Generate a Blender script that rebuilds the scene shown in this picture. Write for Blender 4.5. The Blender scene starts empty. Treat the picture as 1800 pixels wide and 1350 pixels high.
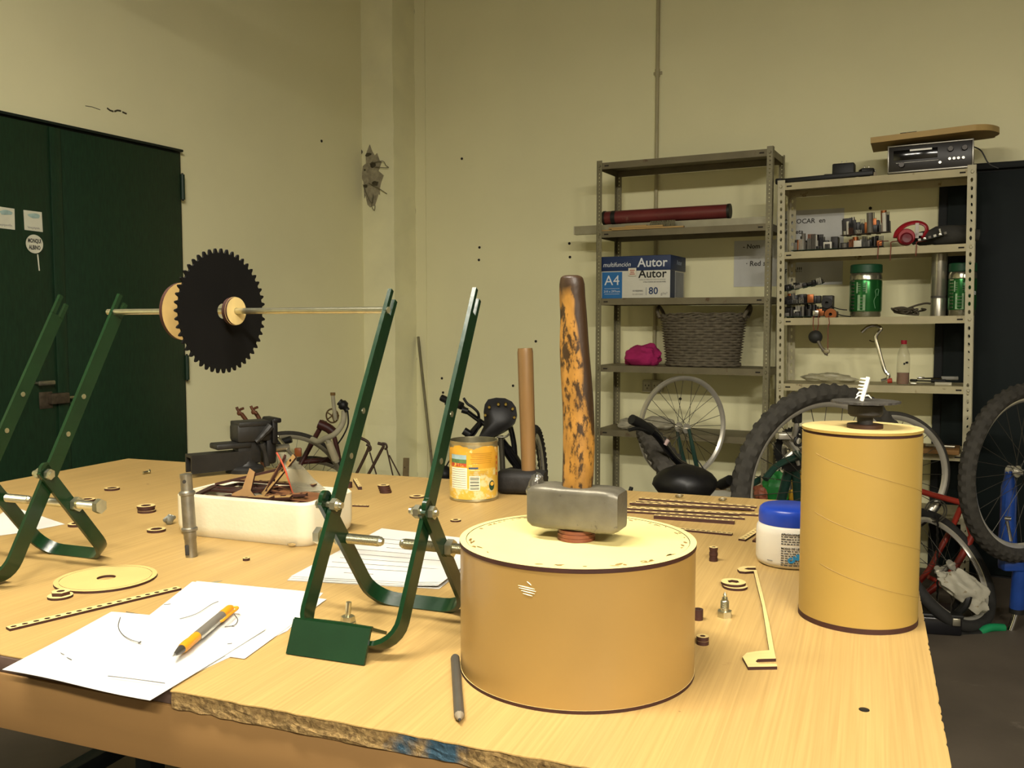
import bpy, bmesh, math, random
from mathutils import Vector, Matrix, Euler
random.seed(7)
SC = bpy.context.scene
COL = SC.collection
R = math.radians
V = Vector
# ------------------------------------------------------------------ camera, world, light, exposure
CAMZ, PITCH, FPX = 1.24, R(3.9), 1600.0          # eye height, downward pitch, focal length in pixels of 1800x1350
cam_d = bpy.data.cameras.new('camera'); cam_d.sensor_width = 36.0; cam_d.lens = 36.0*FPX/1800.0
cam_d.clip_start = 0.02; cam_d.clip_end = 60
cam = bpy.data.objects.new('camera', cam_d); COL.objects.link(cam)
cam.location = (0, 0, CAMZ); cam.rotation_euler = (R(90)-PITCH, 0, 0)
SC.camera = cam
w = bpy.data.worlds.new('world'); SC.world = w; w.use_nodes = True
w.node_tree.nodes['Background'].inputs[0].default_value = (0.02, 0.02, 0.018, 1)
w.node_tree.nodes['Background'].inputs[1].default_value = 0.3
SC.view_settings.view_transform = 'Standard'
try: SC.view_settings.look = 'None'
except Exception: pass
SC.view_settings.gamma = 1.0; SC.view_settings.use_curve_mapping = False
SC.view_settings.exposure = 0.0
LAMP_COL = (1.0, 0.935, 0.81)
# fluorescent fittings hanging over the room: bare tubes under a housing (built further down)
LAMPS = [((-0.6, 0.60, 2.95), 1.2, 0.16, 138, R(-27), .48),
         ((0.5, -2.3, 3.25), 1.2, 0.16, 300, R(-27), .0),
         ((1.9, -2.8, 3.25), 1.2, 0.16, 345, R(-27), .0)]
def tube_light(loc, rz, length, power, OMNI, n=3):
    """bare tubes under a reflector: part of the light leaves in all directions, most of it downwards"""
    for i in range(n if OMNI > 0 else 0):
        d = bpy.data.lights.new('fluorescent_light', 'POINT'); d.energy = power*OMNI/n; d.color = LAMP_COL; d.shadow_soft_size = .07
        o = bpy.data.objects.new('fluorescent_light', d); COL.objects.link(o)
        t = (i/(n-1)-.5)*length*.8
        o.location = (loc[0]+math.cos(rz)*t, loc[1]+math.sin(rz)*t, loc[2]-.06)
    d = bpy.data.lights.new('fluorescent_light', 'AREA'); d.shape = 'RECTANGLE'; d.size = length; d.size_y = .2; d.energy = power*(1-OMNI); d.color = LAMP_COL
    o = bpy.data.objects.new('fluorescent_light', d); COL.objects.link(o); o.location = (loc[0], loc[1], loc[2]-.05); o.rotation_euler = (0, 0, rz)
for l, sx, sy, p, rz, om in LAMPS: tube_light(l, rz, sx, p, om)

# ------------------------------------------------------------------ measuring helpers (photo frame 1800x1350 -> places in the room)
TZ = CAMZ-0.36                                   # height of the table top
def ray(x, y):
    X = (x-900)/FPX; Z = -(y-675)/FPX; c, s = math.cos(PITCH), math.sin(PITCH)
    return V((X, c+s*Z, -s+c*Z))
def onz(x, y, z):
    r = ray(x, y); t = (z-CAMZ)/r.z; return V((r.x*t, r.y*t, z))
def T(x, y, dz=0.0): return onz(x, y, TZ+dz)     # on the table top
def F(x, y, dz=0.0): return onz(x, y, dz)        # on the floor
def D(x, y, Y):                                  # at a known distance from the camera plane
    r = ray(x, y); t = Y/r.y; return V((r.x*t, Y, CAMZ+r.z*t))
YW = R(-27.2); E1 = V((math.cos(YW), math.sin(YW), 0)); E2 = V((-math.sin(YW), math.cos(YW), 0))
K = V((-0.828, 6.018, 0))                        # corner of the room
def BW(x, y, off=0.0):                           # on the back wall (off metres in front of it)
    r = ray(x, y); P0 = K-E2*off; t = (P0-V((0, 0, CAMZ))).dot(E2)/r.dot(E2); return V((0, 0, CAMZ))+r*t
def LW(x, y, off=0.0):                           # on the left wall
    r = ray(x, y); P0 = K+E1*off; t = (P0-V((0, 0, CAMZ))).dot(E1)/r.dot(E1); return V((0, 0, CAMZ))+r*t
def pxlen(p): return p.y/FPX                     # metres per pixel at a point
def ang(a, b): return math.atan2(b.y-a.y, b.x-a.x)

# ------------------------------------------------------------------ shapes: (verts, faces)
def tf(s, m): return ([m @ v for v in s[0]], s[1])
def mv(s, x, y, z): return tf(s, Matrix.Translation((x, y, z)))
def rot(s, a, ax='Z'): return tf(s, Matrix.Rotation(a, 4, ax))
def join(*ss):
    vs, fs = [], []
    for s in ss:
        n = len(vs); vs += s[0]; fs += [tuple(i+n for i in f) for f in s[1]]
    return vs, fs
def box(c, s):
    x, y, z = c; a, b, d = s[0]/2, s[1]/2, s[2]/2
    vs = [V((x+i*a, y+j*b, z+k*d)) for i in (-1, 1) for j in (-1, 1) for k in (-1, 1)]
    return vs, [(0, 1, 3, 2), (4, 6, 7, 5), (0, 4, 5, 1), (2, 3, 7, 6), (0, 2, 6, 4), (1, 5, 7, 3)]
def rbox(c, s, r=0.003, seg=2):
    bm = bmesh.new(); b = box((0, 0, 0), s); vv = [bm.verts.new(v) for v in b[0]]
    for f in b[1]: bm.faces.new([vv[i] for i in f])
    bmesh.ops.recalc_face_normals(bm, faces=bm.faces)
    bmesh.ops.bevel(bm, geom=bm.edges[:], offset=min(r, min(s)*.49), segments=seg, affect='EDGES', profile=.5)
    bm.verts.index_update(); o = V(c)
    out = ([v.co+o for v in bm.verts], [tuple(v.index for v in f.verts) for f in bm.faces]); bm.free(); return out
def frame_of(d):
    d = d.normalized(); u = d.cross(V((0, 0, 1)))
    if u.length < 1e-4: u = V((1, 0, 0))
    u.normalize(); return u, d.cross(u).normalized()
def cyl(p0, p1, r0, r1=None, n=16, caps=True):
    p0, p1 = V(p0), V(p1); r1 = r0 if r1 is None else r1
    u, w_ = frame_of(p1-p0); vs = []
    for p, r in ((p0, r0), (p1, r1)):
        for i in range(n):
            a = 2*math.pi*i/n; vs.append(p+u*(r*math.cos(a))+w_*(r*math.sin(a)))
    fs = [(i, (i+1) % n, n+(i+1) % n, n+i) for i in range(n)]
    if caps: fs += [tuple(range(n))[::-1], tuple(range(n, 2*n))]
    return vs, fs
def smooth_path(pts, k=6, closed=False):
    pts = [V(p) for p in pts]; out = []; n = len(pts)
    rng = range(n) if closed else range(n-1)
    for i in rng:
        g = (lambda j: pts[j % n]) if closed else (lambda j: pts[max(0, min(n-1, j))])
        p0, p1, p2, p3 = g(i-1), g(i), g(i+1), g(i+2)
        for j in range(k):
            t = j/k
            out.append(.5*((2*p1)+(p2-p0)*t+(2*p0-5*p1+4*p2-p3)*t*t+(3*p1-p0-3*p2+p3)*t**3))
    if not closed: out.append(pts[-1])
    return out
def tube(pts, r, n=8, k=0, closed=False, caps=True, prof=None):
    """pipe along a path; r a number or a list per point; prof scales the section (a, b)"""
    pts = smooth_path(pts, k, closed) if k else [V(p) for p in pts]
    m = len(pts); vs = []; fs = []; pu = None
    for i, p in enumerate(pts):
        a = pts[i-1] if (i or closed) else p; b = pts[(i+1) % m] if (i < m-1 or closed) else p
        d = (b-a).normalized()
        if pu is None: u, w_ = frame_of(d)
        else:
            u = (pu-d*pu.dot(d))
            u = u.normalized() if u.length > 1e-5 else frame_of(d)[0]
            w_ = d.cross(u).normalized()
        pu = u; t = i/(m-1) if m > 1 else 0
        rr = r if isinstance(r, (int, float)) else (r(t) if callable(r) else r[min(len(r)-1, int(round(t*(len(r)-1))))])
        pa, pb = prof or (1, 1)
        for j in range(n):
            a_ = 2*math.pi*j/n; vs.append(p+u*(rr*pa*math.cos(a_))+w_*(rr*pb*math.sin(a_)))
    L = m if closed else m-1
    for i in range(L):
        for j in range(n):
            a, b = i*n, ((i+1) % m)*n; fs.append((a+j, a+(j+1) % n, b+(j+1) % n, b+j))
    if caps and not closed: fs += [tuple(range(n))[::-1], tuple(range((m-1)*n, m*n))]
    return vs, fs
def lathe(prof, n=32, c=(0, 0, 0), close=False, wob=None):
    """prof [(r, z)] bottom to top about Z; r==0 ends are capped to a point ring"""
    vs, fs = [], []; c = V(c)
    for r, z in prof:
        for i in range(n):
            a = 2*math.pi*i/n; k = wob(a, z) if wob else 1
            vs.append(c+V((max(r, 1e-5)*k*math.cos(a), max(r, 1e-5)*k*math.sin(a), z)))
    m = len(prof); L = m if close else m-1
    for j in range(L):
        for i in range(n):
            a, b = j*n, ((j+1) % m)*n; fs.append((a+i, a+(i+1) % n, b+(i+1) % n, b+i))
    return vs, fs
def prism(out, z0, z1):
    n = len(out); vs = [V((x, y, z0)) for x, y in out]+[V((x, y, z1)) for x, y in out]
    return vs, [(i, (i+1) % n, n+(i+1) % n, n+i) for i in range(n)]+[tuple(range(n))[::-1], tuple(range(n, 2*n))]
def ringplate(outer, inner, z0, z1):
    """flat plate between two closed outlines of equal point count"""
    n = len(outer); vs = []
    for o, z in ((outer, z0), (outer, z1), (inner, z1), (inner, z0)): vs += [V((x, y, z)) for x, y in o]
    fs = []
    for j in range(4):
        a, b = j*n, ((j+1) % 4)*n
        fs += [(a+i, a+(i+1) % n, b+(i+1) % n, b+i) for i in range(n)]
    return vs, fs
def circ(r, n, c=(0, 0), ph=0.0): return [(c[0]+r*math.cos(2*math.pi*i/n+ph), c[1]+r*math.sin(2*math.pi*i/n+ph)) for i in range(n)]
def rrect(a, b, r, k=4):
    o = []
    for cx, cy, s in ((a-r, b-r, 0), (-a+r, b-r, 90), (-a+r, -b+r, 180), (a-r, -b+r, 270)):
        o += [(cx+r*math.cos(R(s+90*i/k)), cy+r*math.sin(R(s+90*i/k))) for i in range(k+1)]
    return o
def holed_strip(L, W, t, n, hx, hy, m=8, margin=None):
    """strip along +X from 0 to L with n through holes (ellipse half axes hx, hy)"""
    vs, fs = [], []; mg = margin if margin is not None else L/n*.5
    x0 = mg-L/n*.0; pit = (L-2*mg)/max(1, n-1) if n > 1 else 0
    half = min(pit*.5, hx*1.9) if n > 1 else hx*1.9
    def quad(xa, xb):
        b = len(vs)
        for z in (0, t): vs.extend([V((xa, -W/2, z)), V((xb, -W/2, z)), V((xb, W/2, z)), V((xa, W/2, z))])
        fs.extend([(b+3, b+2, b+1, b), (b+4, b+5, b+6, b+7), (b, b+1, b+5, b+4), (b+2, b+3, b+7, b+6)])
        return b
    cur = 0.0; first = True
    for i in range(n):
        c = mg+pit*i
        if c-half > cur+1e-6: quad(cur, c-half)
        b = len(vs); sq = []; ho = []
        for j in range(m):
            a = 2*math.pi*(j+.5)/m; ca, sa = math.cos(a), math.sin(a); k = 1/max(abs(ca), abs(sa))
            sq.append((c+half*ca*k, W/2*sa*k)); ho.append((c+hx*ca, hy*sa))
        if m == 8:   # snap diagonals to corners
            sq = []
            for j in range(8):
                a = math.pi/4*j; ca, sa = math.cos(a), math.sin(a); k = 1/max(abs(ca), abs(sa)); sq.append((c+half*ca*k, W/2*sa*k)); ho[j] = (c+hx*ca, hy*sa)
        for o_, z in ((sq, 0), (sq, t), (ho, t), (ho, 0)): vs.extend([V((x, y, z)) for x, y in o_])
        for q in range(4):
            a, e = b+q*m, b+((q+1) % 4)*m
            for j in range(m):
                if q == 0 and abs(sq[j][0]-sq[(j+1) % m][0]) < 1e-9: continue
                fs.append((a+j, a+(j+1) % m, e+(j+1) % m, e+j))
        cur = c+half
    if cur < L-1e-6: quad(cur, L)
    b = len(vs)
    for xx in (0, L): vs.extend([V((xx, -W/2, 0)), V((xx, W/2, 0)), V((xx, W/2, t)), V((xx, -W/2, t))])
    fs.extend([(b, b+3, b+2, b+1), (b+4, b+5, b+6, b+7)])
    return vs, fs
def torus(c, axis, Rr, r, n=48, m=8, rz=None):
    u, w_ = frame_of(V(axis)); c = V(c)
    return tube([c+(u*math.cos(2*math.pi*i/n)+w_*math.sin(2*math.pi*i/n))*Rr for i in range(n)], r, m, closed=True)
def hexp(r, h, c=(0, 0, 0), axis='Z'):
    s = prism(circ(r, 6), 0, h)
    if axis == 'X': s = rot(s, R(90), 'Y')
    if axis == 'Y': s = rot(s, R(-90), 'X')
    return mv(s, *c)
def blob(c, s, seed=0, n=14, m=9, amp=.25, flat=0.0):
    rnd = random.Random(seed); ph = [(rnd.uniform(0, 6.3), rnd.uniform(0, 6.3), rnd.randint(1, 4), rnd.randint(1, 3), rnd.uniform(.3, 1)) for _ in range(7)]
    vs, fs = [], []
    for j in range(m+1):
        b = math.pi*j/m-math.pi/2
        for i in range(n):
            a = 2*math.pi*i/n; k = 1+amp*sum(p[4]*math.sin(p[2]*a+p[0])*math.cos(p[3]*b+p[1]) for p in ph)/3
            z = math.sin(b)*k
            if z < -1+flat: z = -1+flat
            vs.append(V((c[0]+s[0]*math.cos(b)*math.cos(a)*k, c[1]+s[1]*math.cos(b)*math.sin(a)*k, c[2]+s[2]*z)))
    for j in range(m):
        for i in range(n): fs.append((j*n+i, j*n+(i+1) % n, (j+1)*n+(i+1) % n, (j+1)*n+i))
    return vs, fs

# ------------------------------------------------------------------ objects
def obj(name, s, mat, parent=None, smooth=30, loc=None, rz=0.0, matfn=None, merge=False):
    me = bpy.data.meshes.new(name)
    me.from_pydata([tuple(v) for v in s[0]], [], s[1])
    bm = bmesh.new(); bm.from_mesh(me)
    if merge: bmesh.ops.remove_doubles(bm, verts=bm.verts[:], dist=1e-5)
    bmesh.ops.recalc_face_normals(bm, faces=bm.faces[:]); bm.to_mesh(me); bm.free()
    mats = mat if isinstance(mat, (list, tuple)) else [mat]
    for m in mats: me.materials.append(m)
    if matfn:
        for p in me.polygons: p.material_index = matfn(p.normal, p.center)
    if smooth:
        me.polygons.foreach_set('use_smooth', [True]*len(me.polygons)); me.set_sharp_from_angle(angle=R(smooth))
    me.update()
    o = bpy.data.objects.new(name, me); COL.objects.link(o); o.parent = parent
    if loc is not None: o.location = loc
    if rz: o.rotation_euler = (0, 0, rz)
    return o
def tag(o, label, cat, group=None, kind=None):
    o['label'] = label
    if cat: o['category'] = cat
    if group: o['group'] = group
    if kind: o['kind'] = kind
    return o
def thing(name, label, cat, loc=(0, 0, 0), rz=0.0, group=None, rotm=None):
    o = bpy.data.objects.new(name, None); COL.objects.link(o); o.empty_display_size = .05
    o.location = loc; o.rotation_euler = (0, 0, rz)
    if rotm is not None: o.rotation_euler = rotm.to_euler()
    return tag(o, label, cat, group)
def struct(name, s, mat, parent=None, label=None, **k):
    o = obj(name, s, mat, parent, **k)
    if parent is None: o['kind'] = 'structure'
    if label: o['label'] = label
    return o
def copy_tree(o, parent=None):
    c = o.copy(); COL.objects.link(c); c.parent = parent
    for ch in list(o.children): copy_tree(ch, c)
    return c
def text(name, body, size, mat, parent, m, bold=0.0, align='CENTER', shear=0.0, ext=0.0003, sx=1.0):
    cu = bpy.data.curves.new(name, 'FONT'); cu.body = body; cu.size = size; cu.align_x = align; cu.align_y = 'CENTER'
    cu.extrude = ext; cu.offset = bold; cu.shear = shear; cu.resolution_u = 2
    o = bpy.data.objects.new(name, cu); COL.objects.link(o)
    dg = bpy.context.evaluated_depsgraph_get(); me = bpy.data.meshes.new_from_object(o.evaluated_get(dg))
    bpy.data.objects.remove(o); bpy.data.curves.remove(cu)
    me.transform(m @ Matrix.Diagonal((sx, 1, 1, 1))); me.materials.clear(); me.materials.append(mat)
    q = bpy.data.objects.new(name, me); COL.objects.link(q); q.parent = parent; return q
def upright(x, y, z): # lettering matrix: reads along +X, stands along +Z, faces -Y
    return Matrix.Translation((x, y, z)) @ Matrix.Rotation(R(90), 4, 'X')
def on_cyl(me_obj, r, cx=0, cy=0):
    """bend a flat label (in XZ plane, facing -Y) round a vertical cylinder of radius r"""
    for v in me_obj.data.vertices:
        a = v.co.x/r; rr = r-v.co.y
        v.co.x, v.co.y = cx+rr*math.sin(a), cy-rr*math.cos(a)

# ------------------------------------------------------------------ materials
def lin(h):
    if isinstance(h, str):
        h = h.lstrip('#'); h = [int(h[i:i+2], 16)/255 for i in (0, 2, 4)]
    return tuple(c/12.92 if c <= .04045 else ((c+.055)/1.055)**2.4 for c in h)
MATS = {}
def pm(name, col, rough=.5, metal=0.0, var=.12, scale=18.0, bump=0.0, bscale=None, col2=None, thr=None, stretch=(1, 1, 1), coat=0.0, alpha=1.0, trans=0.0, ior=1.45, spec=.5, emit=None):
    """principled material; the colour varies with noise; col2 appears where the noise passes thr"""
    if name in MATS: return MATS[name]
    m = bpy.data.materials.new(name); m.use_nodes = True; nt = m.node_tree; N = nt.nodes; Lk = nt.links
    b = N['Principled BSDF']; c = lin(col)
    tc = N.new('ShaderNodeTexCoord'); mp = N.new('ShaderNodeMapping'); mp.inputs['Scale'].default_value = stretch
    Lk.new(tc.outputs['Object'], mp.inputs[0])
    if var or col2:
        no = N.new('ShaderNodeTexNoise'); no.inputs['Scale'].default_value = scale; no.inputs['Detail'].default_value = 5
        Lk.new(mp.outputs[0], no.inputs['Vector'])
        rp = N.new('ShaderNodeValToRGB'); e = rp.color_ramp.elements
        e[0].position = .3; e[1].position = .7
        e[0].color = (*[max(0, x*(1-var)) for x in c], 1); e[1].color = (*[min(1, x*(1+var)) for x in c], 1)
        Lk.new(no.outputs['Fac'], rp.inputs[0]); last = rp.outputs[0]
        if col2:
            n2 = N.new('ShaderNodeTexNoise'); n2.inputs['Scale'].default_value = scale*1.7; n2.inputs['Detail'].default_value = 8; n2.inputs['Roughness'].default_value = .65
            Lk.new(mp.outputs[0], n2.inputs['Vector'])
            r2 = N.new('ShaderNodeValToRGB'); t = thr or .6; r2.color_ramp.elements[0].position = t-.03; r2.color_ramp.elements[1].position = t+.05
            Lk.new(n2.outputs['Fac'], r2.inputs[0])
            mx = N.new('ShaderNodeMix'); mx.data_type = 'RGBA'; Lk.new(r2.outputs[0], mx.inputs['Factor']); Lk.new(last, mx.inputs[6]); mx.inputs[7].default_value = (*lin(col2), 1)
            last = mx.outputs[2]
        Lk.new(last, b.inputs['Base Color'])
    else: b.inputs['Base Color'].default_value = (*c, 1)
    b.inputs['Roughness'].default_value = rough; b.inputs['Metallic'].default_value = metal
    b.inputs['Specular IOR Level'].default_value = spec; b.inputs['IOR'].default_value = ior
    b.inputs['Coat Weight'].default_value = coat; b.inputs['Coat Roughness'].default_value = .12
    b.inputs['Alpha'].default_value = alpha; b.inputs['Transmission Weight'].default_value = trans
    if bump:
        n3 = N.new('ShaderNodeTexNoise'); n3.inputs['Scale'].default_value = bscale or scale*3; n3.inputs['Detail'].default_value = 6
        Lk.new(mp.outputs[0], n3.inputs['Vector']); bp = N.new('ShaderNodeBump'); bp.inputs['Strength'].default_value = bump; bp.inputs['Distance'].default_value = .004
        Lk.new(n3.outputs['Fac'], bp.inputs['Height']); Lk.new(bp.outputs[0], b.inputs['Normal'])
    if emit:
        b.inputs['Emission Color'].default_value = (*lin(emit[0]), 1); b.inputs['Emission Strength'].default_value = emit[1]
    MATS[name] = m; return m
# ------------------------------------------------------------------ palette
wallm = pm('wall_paint', '#f0ebbf', .75, var=.035, scale=1.6, bump=.12, bscale=14)
colm = pm('column_paint', '#f1edc3', .75, var=.06, scale=4, bump=.3, bscale=16)
floorm = pm('concrete_floor', '#51483c', .7, var=.28, scale=2.2, bump=.2, bscale=30, col2='#71675a', thr=.64)
ceilm = pm('sheet_roof', '#3a3732', .8, var=.1)
farm = pm('bare_concrete_wall', '#6f695a', .85, var=.12, scale=3, bump=.2)
doorm = pm('green_door_paint', '#17311e', .45, var=.22, scale=5, bump=.05, col2='#5d7360', thr=.735, stretch=(24, 24, 4))
door2m = pm('dark_teal_paint', '#0a1413', .6, var=.2, spec=.25, scale=4)
ironm = pm('dark_iron', '#2b2a26', .5, .6, var=.2)
steelm = pm('bare_steel', '#a8a390', .32, .9, var=.12, scale=60)
zincm = pm('zinc_plated', '#c4c1a6', .28, .95, var=.1, scale=90)
chromem = pm('chrome', '#d2d0c8', .12, 1.0, var=.03)
alum = pm('aluminium', '#c9c5b4', .35, .85, var=.06)
greyplast = pm('grey_plastic', '#b9b298', .5, var=.05)
blackm = pm('black_plastic', '#141412', .5, var=.15)
blackgl = pm('black_gloss_paint', '#101013', .22, var=.1, coat=.4)
rubber = pm('tyre_rubber', '#242320', .8, var=.2, scale=40)
rubber2 = pm('dusty_rubber', '#37342d', .85, var=.22, scale=30)
whitep = pm('white_paper', '#c9c6be', .85, var=.015)
inkm = pm('black_ink', '#1b1a18', .7, var=0)
greyink = pm('grey_print', '#8f8c86', .8, var=.1)
mdf_top = pm('plywood_face', '#cfb678', .6, var=.07, scale=25, stretch=(1, 5, 1))
mdf_top2 = pm('plywood_face_pale', '#ddcb86', .6, var=.05, scale=14, col2='#a37c36', thr=.72)
burnt = pm('burnt_edge', '#36190d', .7, var=.2, scale=60)
burnt2 = pm('burnt_dark', '#2c1a10', .7, var=.25, scale=40, col2='#7a5126', thr=.62)
def edgefn(n, c): return 0 if abs(n.z) > .5 else 1

# ------------------------------------------------------------------ room shell, in the room's own axes (x along back wall, -y into the room)
RX, RY, RZ = 6.6, -9.0, 4.3
def room(name, s, mat, label=None, **k):
    return struct(name, s, mat, None, label, loc=K, rz=YW, **k)
RMI = (Matrix.Translation(K) @ Matrix.Rotation(YW, 4, 'Z')).inverted()
def rl(p): return RMI @ p                       # world -> room axes
room('floor', box((RX/2, RY/2, -.05), (RX+.4, -RY+.4, .1)), floorm, 'dark worn concrete floor')
room('ceiling', box((RX/2, RY/2, RZ+.05), (RX+.4, -RY+.4, .1)), ceilm)
room('wall_back', box((RX/2, .05, RZ/2), (RX+.2, .1, RZ)), wallm, 'cream painted back wall')
room('wall_left', box((-.05, RY/2, RZ/2), (.1, -RY, RZ)), wallm, 'cream painted left wall')
room('wall_right', box((RX+.05, RY/2, RZ/2), (.1, -RY, RZ)), farm)
room('wall_front', box((RX/2, RY-.05, RZ/2), (RX+.2, .1, RZ)), farm)
# corner column, with slightly uneven plaster arrises
def column():
    vs, fs = [], []; cs = [(0, .02), (0, -.247), (.238, -.247), (.238, .02)]; nz = 44; rnd = random.Random(3)
    for j in range(nz+1):
        z = RZ*j/nz
        for (x, y) in cs:
            k = .0035 if x > .1 else .002
            vs.append(V((x+rnd.uniform(-k, k)*(x > 0), y+rnd.uniform(-k, k)*(y < 0), z)))
    for j in range(nz):
        for i in range(3): fs.append((j*4+i, j*4+i+1, (j+1)*4+i+1, (j+1)*4+i))
    return vs, fs
trim1 = room('trim_1', column(), colm, 'cream plastered corner column', smooth=0)
room('trim_2', box((.275, -.003, RZ/2), (.08, .008, RZ)), wallm, 'narrow raised plaster strip beside the column')
# crack of the column joint
obj('joint_crack', tube([(.2395, -.004, z) for z in [i*.05 for i in range(86)]], lambda t: .0022+.0016*math.sin(t*140)*math.sin(t*31), 5), pm('crack_dark', '#4a4430', .9, var=.1), trim1)
# broken plaster patch with old wires on the column
greyc = pm('exposed_mortar', '#9c947a', .95, var=.25, scale=50, bump=.6, bscale=90)
pt = rl(LW(655, 300, .0)); 
def patch(cx, cz, w_, h_, y, seed, n=26):
    rnd = random.Random(seed); o = [(cx+w_*(.8+rnd.uniform(-.25, .2))*math.cos(a), cz+h_*(.85+rnd.uniform(-.2, .2))*math.sin(a)) for a in [2*math.pi*i/n for i in range(n)]]
    s = prism(o, 0, .004); return tf(s, Matrix.Translation((0, y, 0)) @ Matrix.Rotation(R(90), 4, 'X'))
def colp(px, py):                                # point on the column face that looks at the camera, room axes
    r = ray(px, py); P0 = K-E2*.247; t = (P0-V((0, 0, CAMZ))).dot(E2)/r.dot(E2); return rl(V((0, 0, CAMZ))+r*t)
a = colp(660, 304)
obj('broken_plaster', patch(a.x-.03, a.z-.02, .095, .19, -.2465, 2), greyc, trim1, 0)
for q, (px, py, w_, h_) in enumerate([(634, 268, .022, .02), (648, 272, .03, .012), (656, 290, .028, .02), (643, 327, .02, .012), (660, 323, .034, .018), (642, 299, .007, .007)]):
    b = colp(px, py); obj('plaster_pit', patch(b.x, b.z, w_, h_, -.2505, 10+q, 12), pm('pit_dark', '#4c4632', .95, var=.3, scale=60), trim1, 0)
def wire(pts): return tube([colp(*p)+V((0, -.012-.01*(i % 2), 0)) for i, p in enumerate(pts)], .0022, 5, 3)
for pts in ([(652, 288), (676, 284), (680, 291), (686, 296), (660, 294)], [(650, 322), (668, 331), (682, 341)], [(640, 325), (649, 344), (656, 358), (660, 345)], [(658, 343), (657, 362), (660, 370), (663, 362)]):
    obj('cut_wire', wire(pts), pm('old_wire', '#6d6750', .7, var=.2), trim1)
# short cracks over the door, on the left wall
wl = bpy.data.objects['wall_left']
for pts in ([(188, 190), (193, 194), (199, 196)], [(201, 196), (206, 194), (212, 195)], [(215, 197), (222, 200)], [(150, 186), (162, 188), (176, 193)]):
    obj('plaster_crack', tube([rl(LW(*p)) for p in pts], .004 if pts[0][0] > 180 else .0015, 5), pm('crack_dark', '#4a4430', .9), wl)
wb = bpy.data.objects['wall_back']
for p in [(843, 435), (842, 457), (1001, 428), (1002, 452), (1530, 366), (777, 665), (779, 690), (902, 678), (812, 279), (1196, 701), (942, 600)]:
    b = rl(BW(*p)); obj('nail_hole', cyl((b.x, -.003, b.z), (b.x, .001, b.z), .008, .008, 10), pm('hole_dark', '#2a2620', .9), wb)
b = rl(LW(565, 248)); obj('nail_hole', cyl((-.001, b.y, b.z), (.003, b.y, b.z), .008, .008, 10), MATS['hole_dark'], wl)

# ---- green double door on the left wall
DT = rl(LW(312, 268)).z; ya = rl(LW(314, 500)).y; ym = rl(LW(94, 400)).y; yb = ym-(ya-ym)-.08
d1 = room('door_1', box((.008, (ya+yb)/2, DT/2+.006), (.016, ya-yb+.03, DT+.012)), pm('door_frame_dark', '#0d1a13', .6), 'dark green steel double door with stickers')
obj('door_leaf', rbox((.022, (ya+ym)/2, DT/2), (.02, ya-ym-.006, DT-.025), .003), doorm, d1)
l2 = obj('door_leaf', rbox((.026, (ym+yb)/2-.004, DT/2), (.028, ym-yb-.004, DT-.025), .003), doorm, d1)
obj('meeting_strip', rbox((.043, ym-.012, DT/2), (.006, .05, DT-.03), .002), doorm, d1)
obj('door_lintel_edge', rbox((.022, (ya+yb)/2, DT+.004), (.034, ya-yb+.03, .012), .003), MATS['door_frame_dark'], d1)
for py in (330, 646):
    z = rl(LW(316, py)).z
    h_ = obj('hinge', cyl((.03, ya+.012, z-.06), (.03, ya+.012, z+.06), .011, n=12), doorm, d1)
    obj('hinge_pin', cyl((.03, ya+.012, z-.066), (.03, ya+.012, z+.066), .005, n=10), ironm, h_)
ph = rl(LW(78, 673, .06)); hd = obj('pull_handle', rbox((.075, ph.y, ph.z), (.012, .075, .02), .005), steelm, d1)
obj('handle_stem', join(cyl((.03, ph.y-.028, ph.z), (.075, ph.y-.028, ph.z), .006), cyl((.03, ph.y+.028, ph.z), (.075, ph.y+.028, ph.z), .006)), steelm, hd)
pb = rl(LW(102, 700, .05)); lk = obj('slide_bolt', rbox((.055, pb.y, pb.z), (.03, .085, .045), .004), pm('worn_bolt', '#5b5142', .45, .6, var=.3, scale=50), d1)
obj('bolt_plate', rbox((.04, pb.y-.05, pb.z-.005), (.008, .06, .07), .002), MATS['worn_bolt'], lk)
obj('bolt_rod', cyl((.06, pb.y+.03, pb.z), (.06, pb.y+.09, pb.z), .007, n=12), zincm, lk)
# stickers
def onleaf(px, py, off=.0405): return rl(LW(px, py, off))
stickerm = pm('sticker_paper', '#d9d7bf', .6, var=.06)
tintm = pm('sticker_tint', '#9fb7ae', .6, var=.25, scale=30)
def sticker(name, label, pxs):
    q = [onleaf(*p) for p in pxs]; c = sum(q, V())/4
    vs = [V((.0405, p.y, p.z)) for p in q]+[V((.042, p.y, p.z)) for p in q]
    s = (vs, [(0, 1, 2, 3), (7, 6, 5, 4)]+[(i, (i+1) % 4, 4+(i+1) % 4, 4+i) for i in range(4)])
    o = obj(name, s, stickerm, None, 0); o.location = K; o.rotation_euler = (0, 0, YW); tag(o, label, 'sticker'); return o, c
s1, c1 = sticker('square_sticker', 'square pale sticker cut by the left picture border on the green door', [(-9, 362), (25, 367), (26, 404), (-8, 400)])
s2, c2 = sticker('square_sticker', 'square pale sticker above the round sticker on the green door', [(41, 369), (73, 373), (75, 408), (43, 404)])
MF = lambda p: Matrix.Translation((.0425, p.y, p.z)) @ Matrix.Rotation(R(90), 4, 'Z') @ Matrix.Rotation(R(90), 4, 'X')
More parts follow.
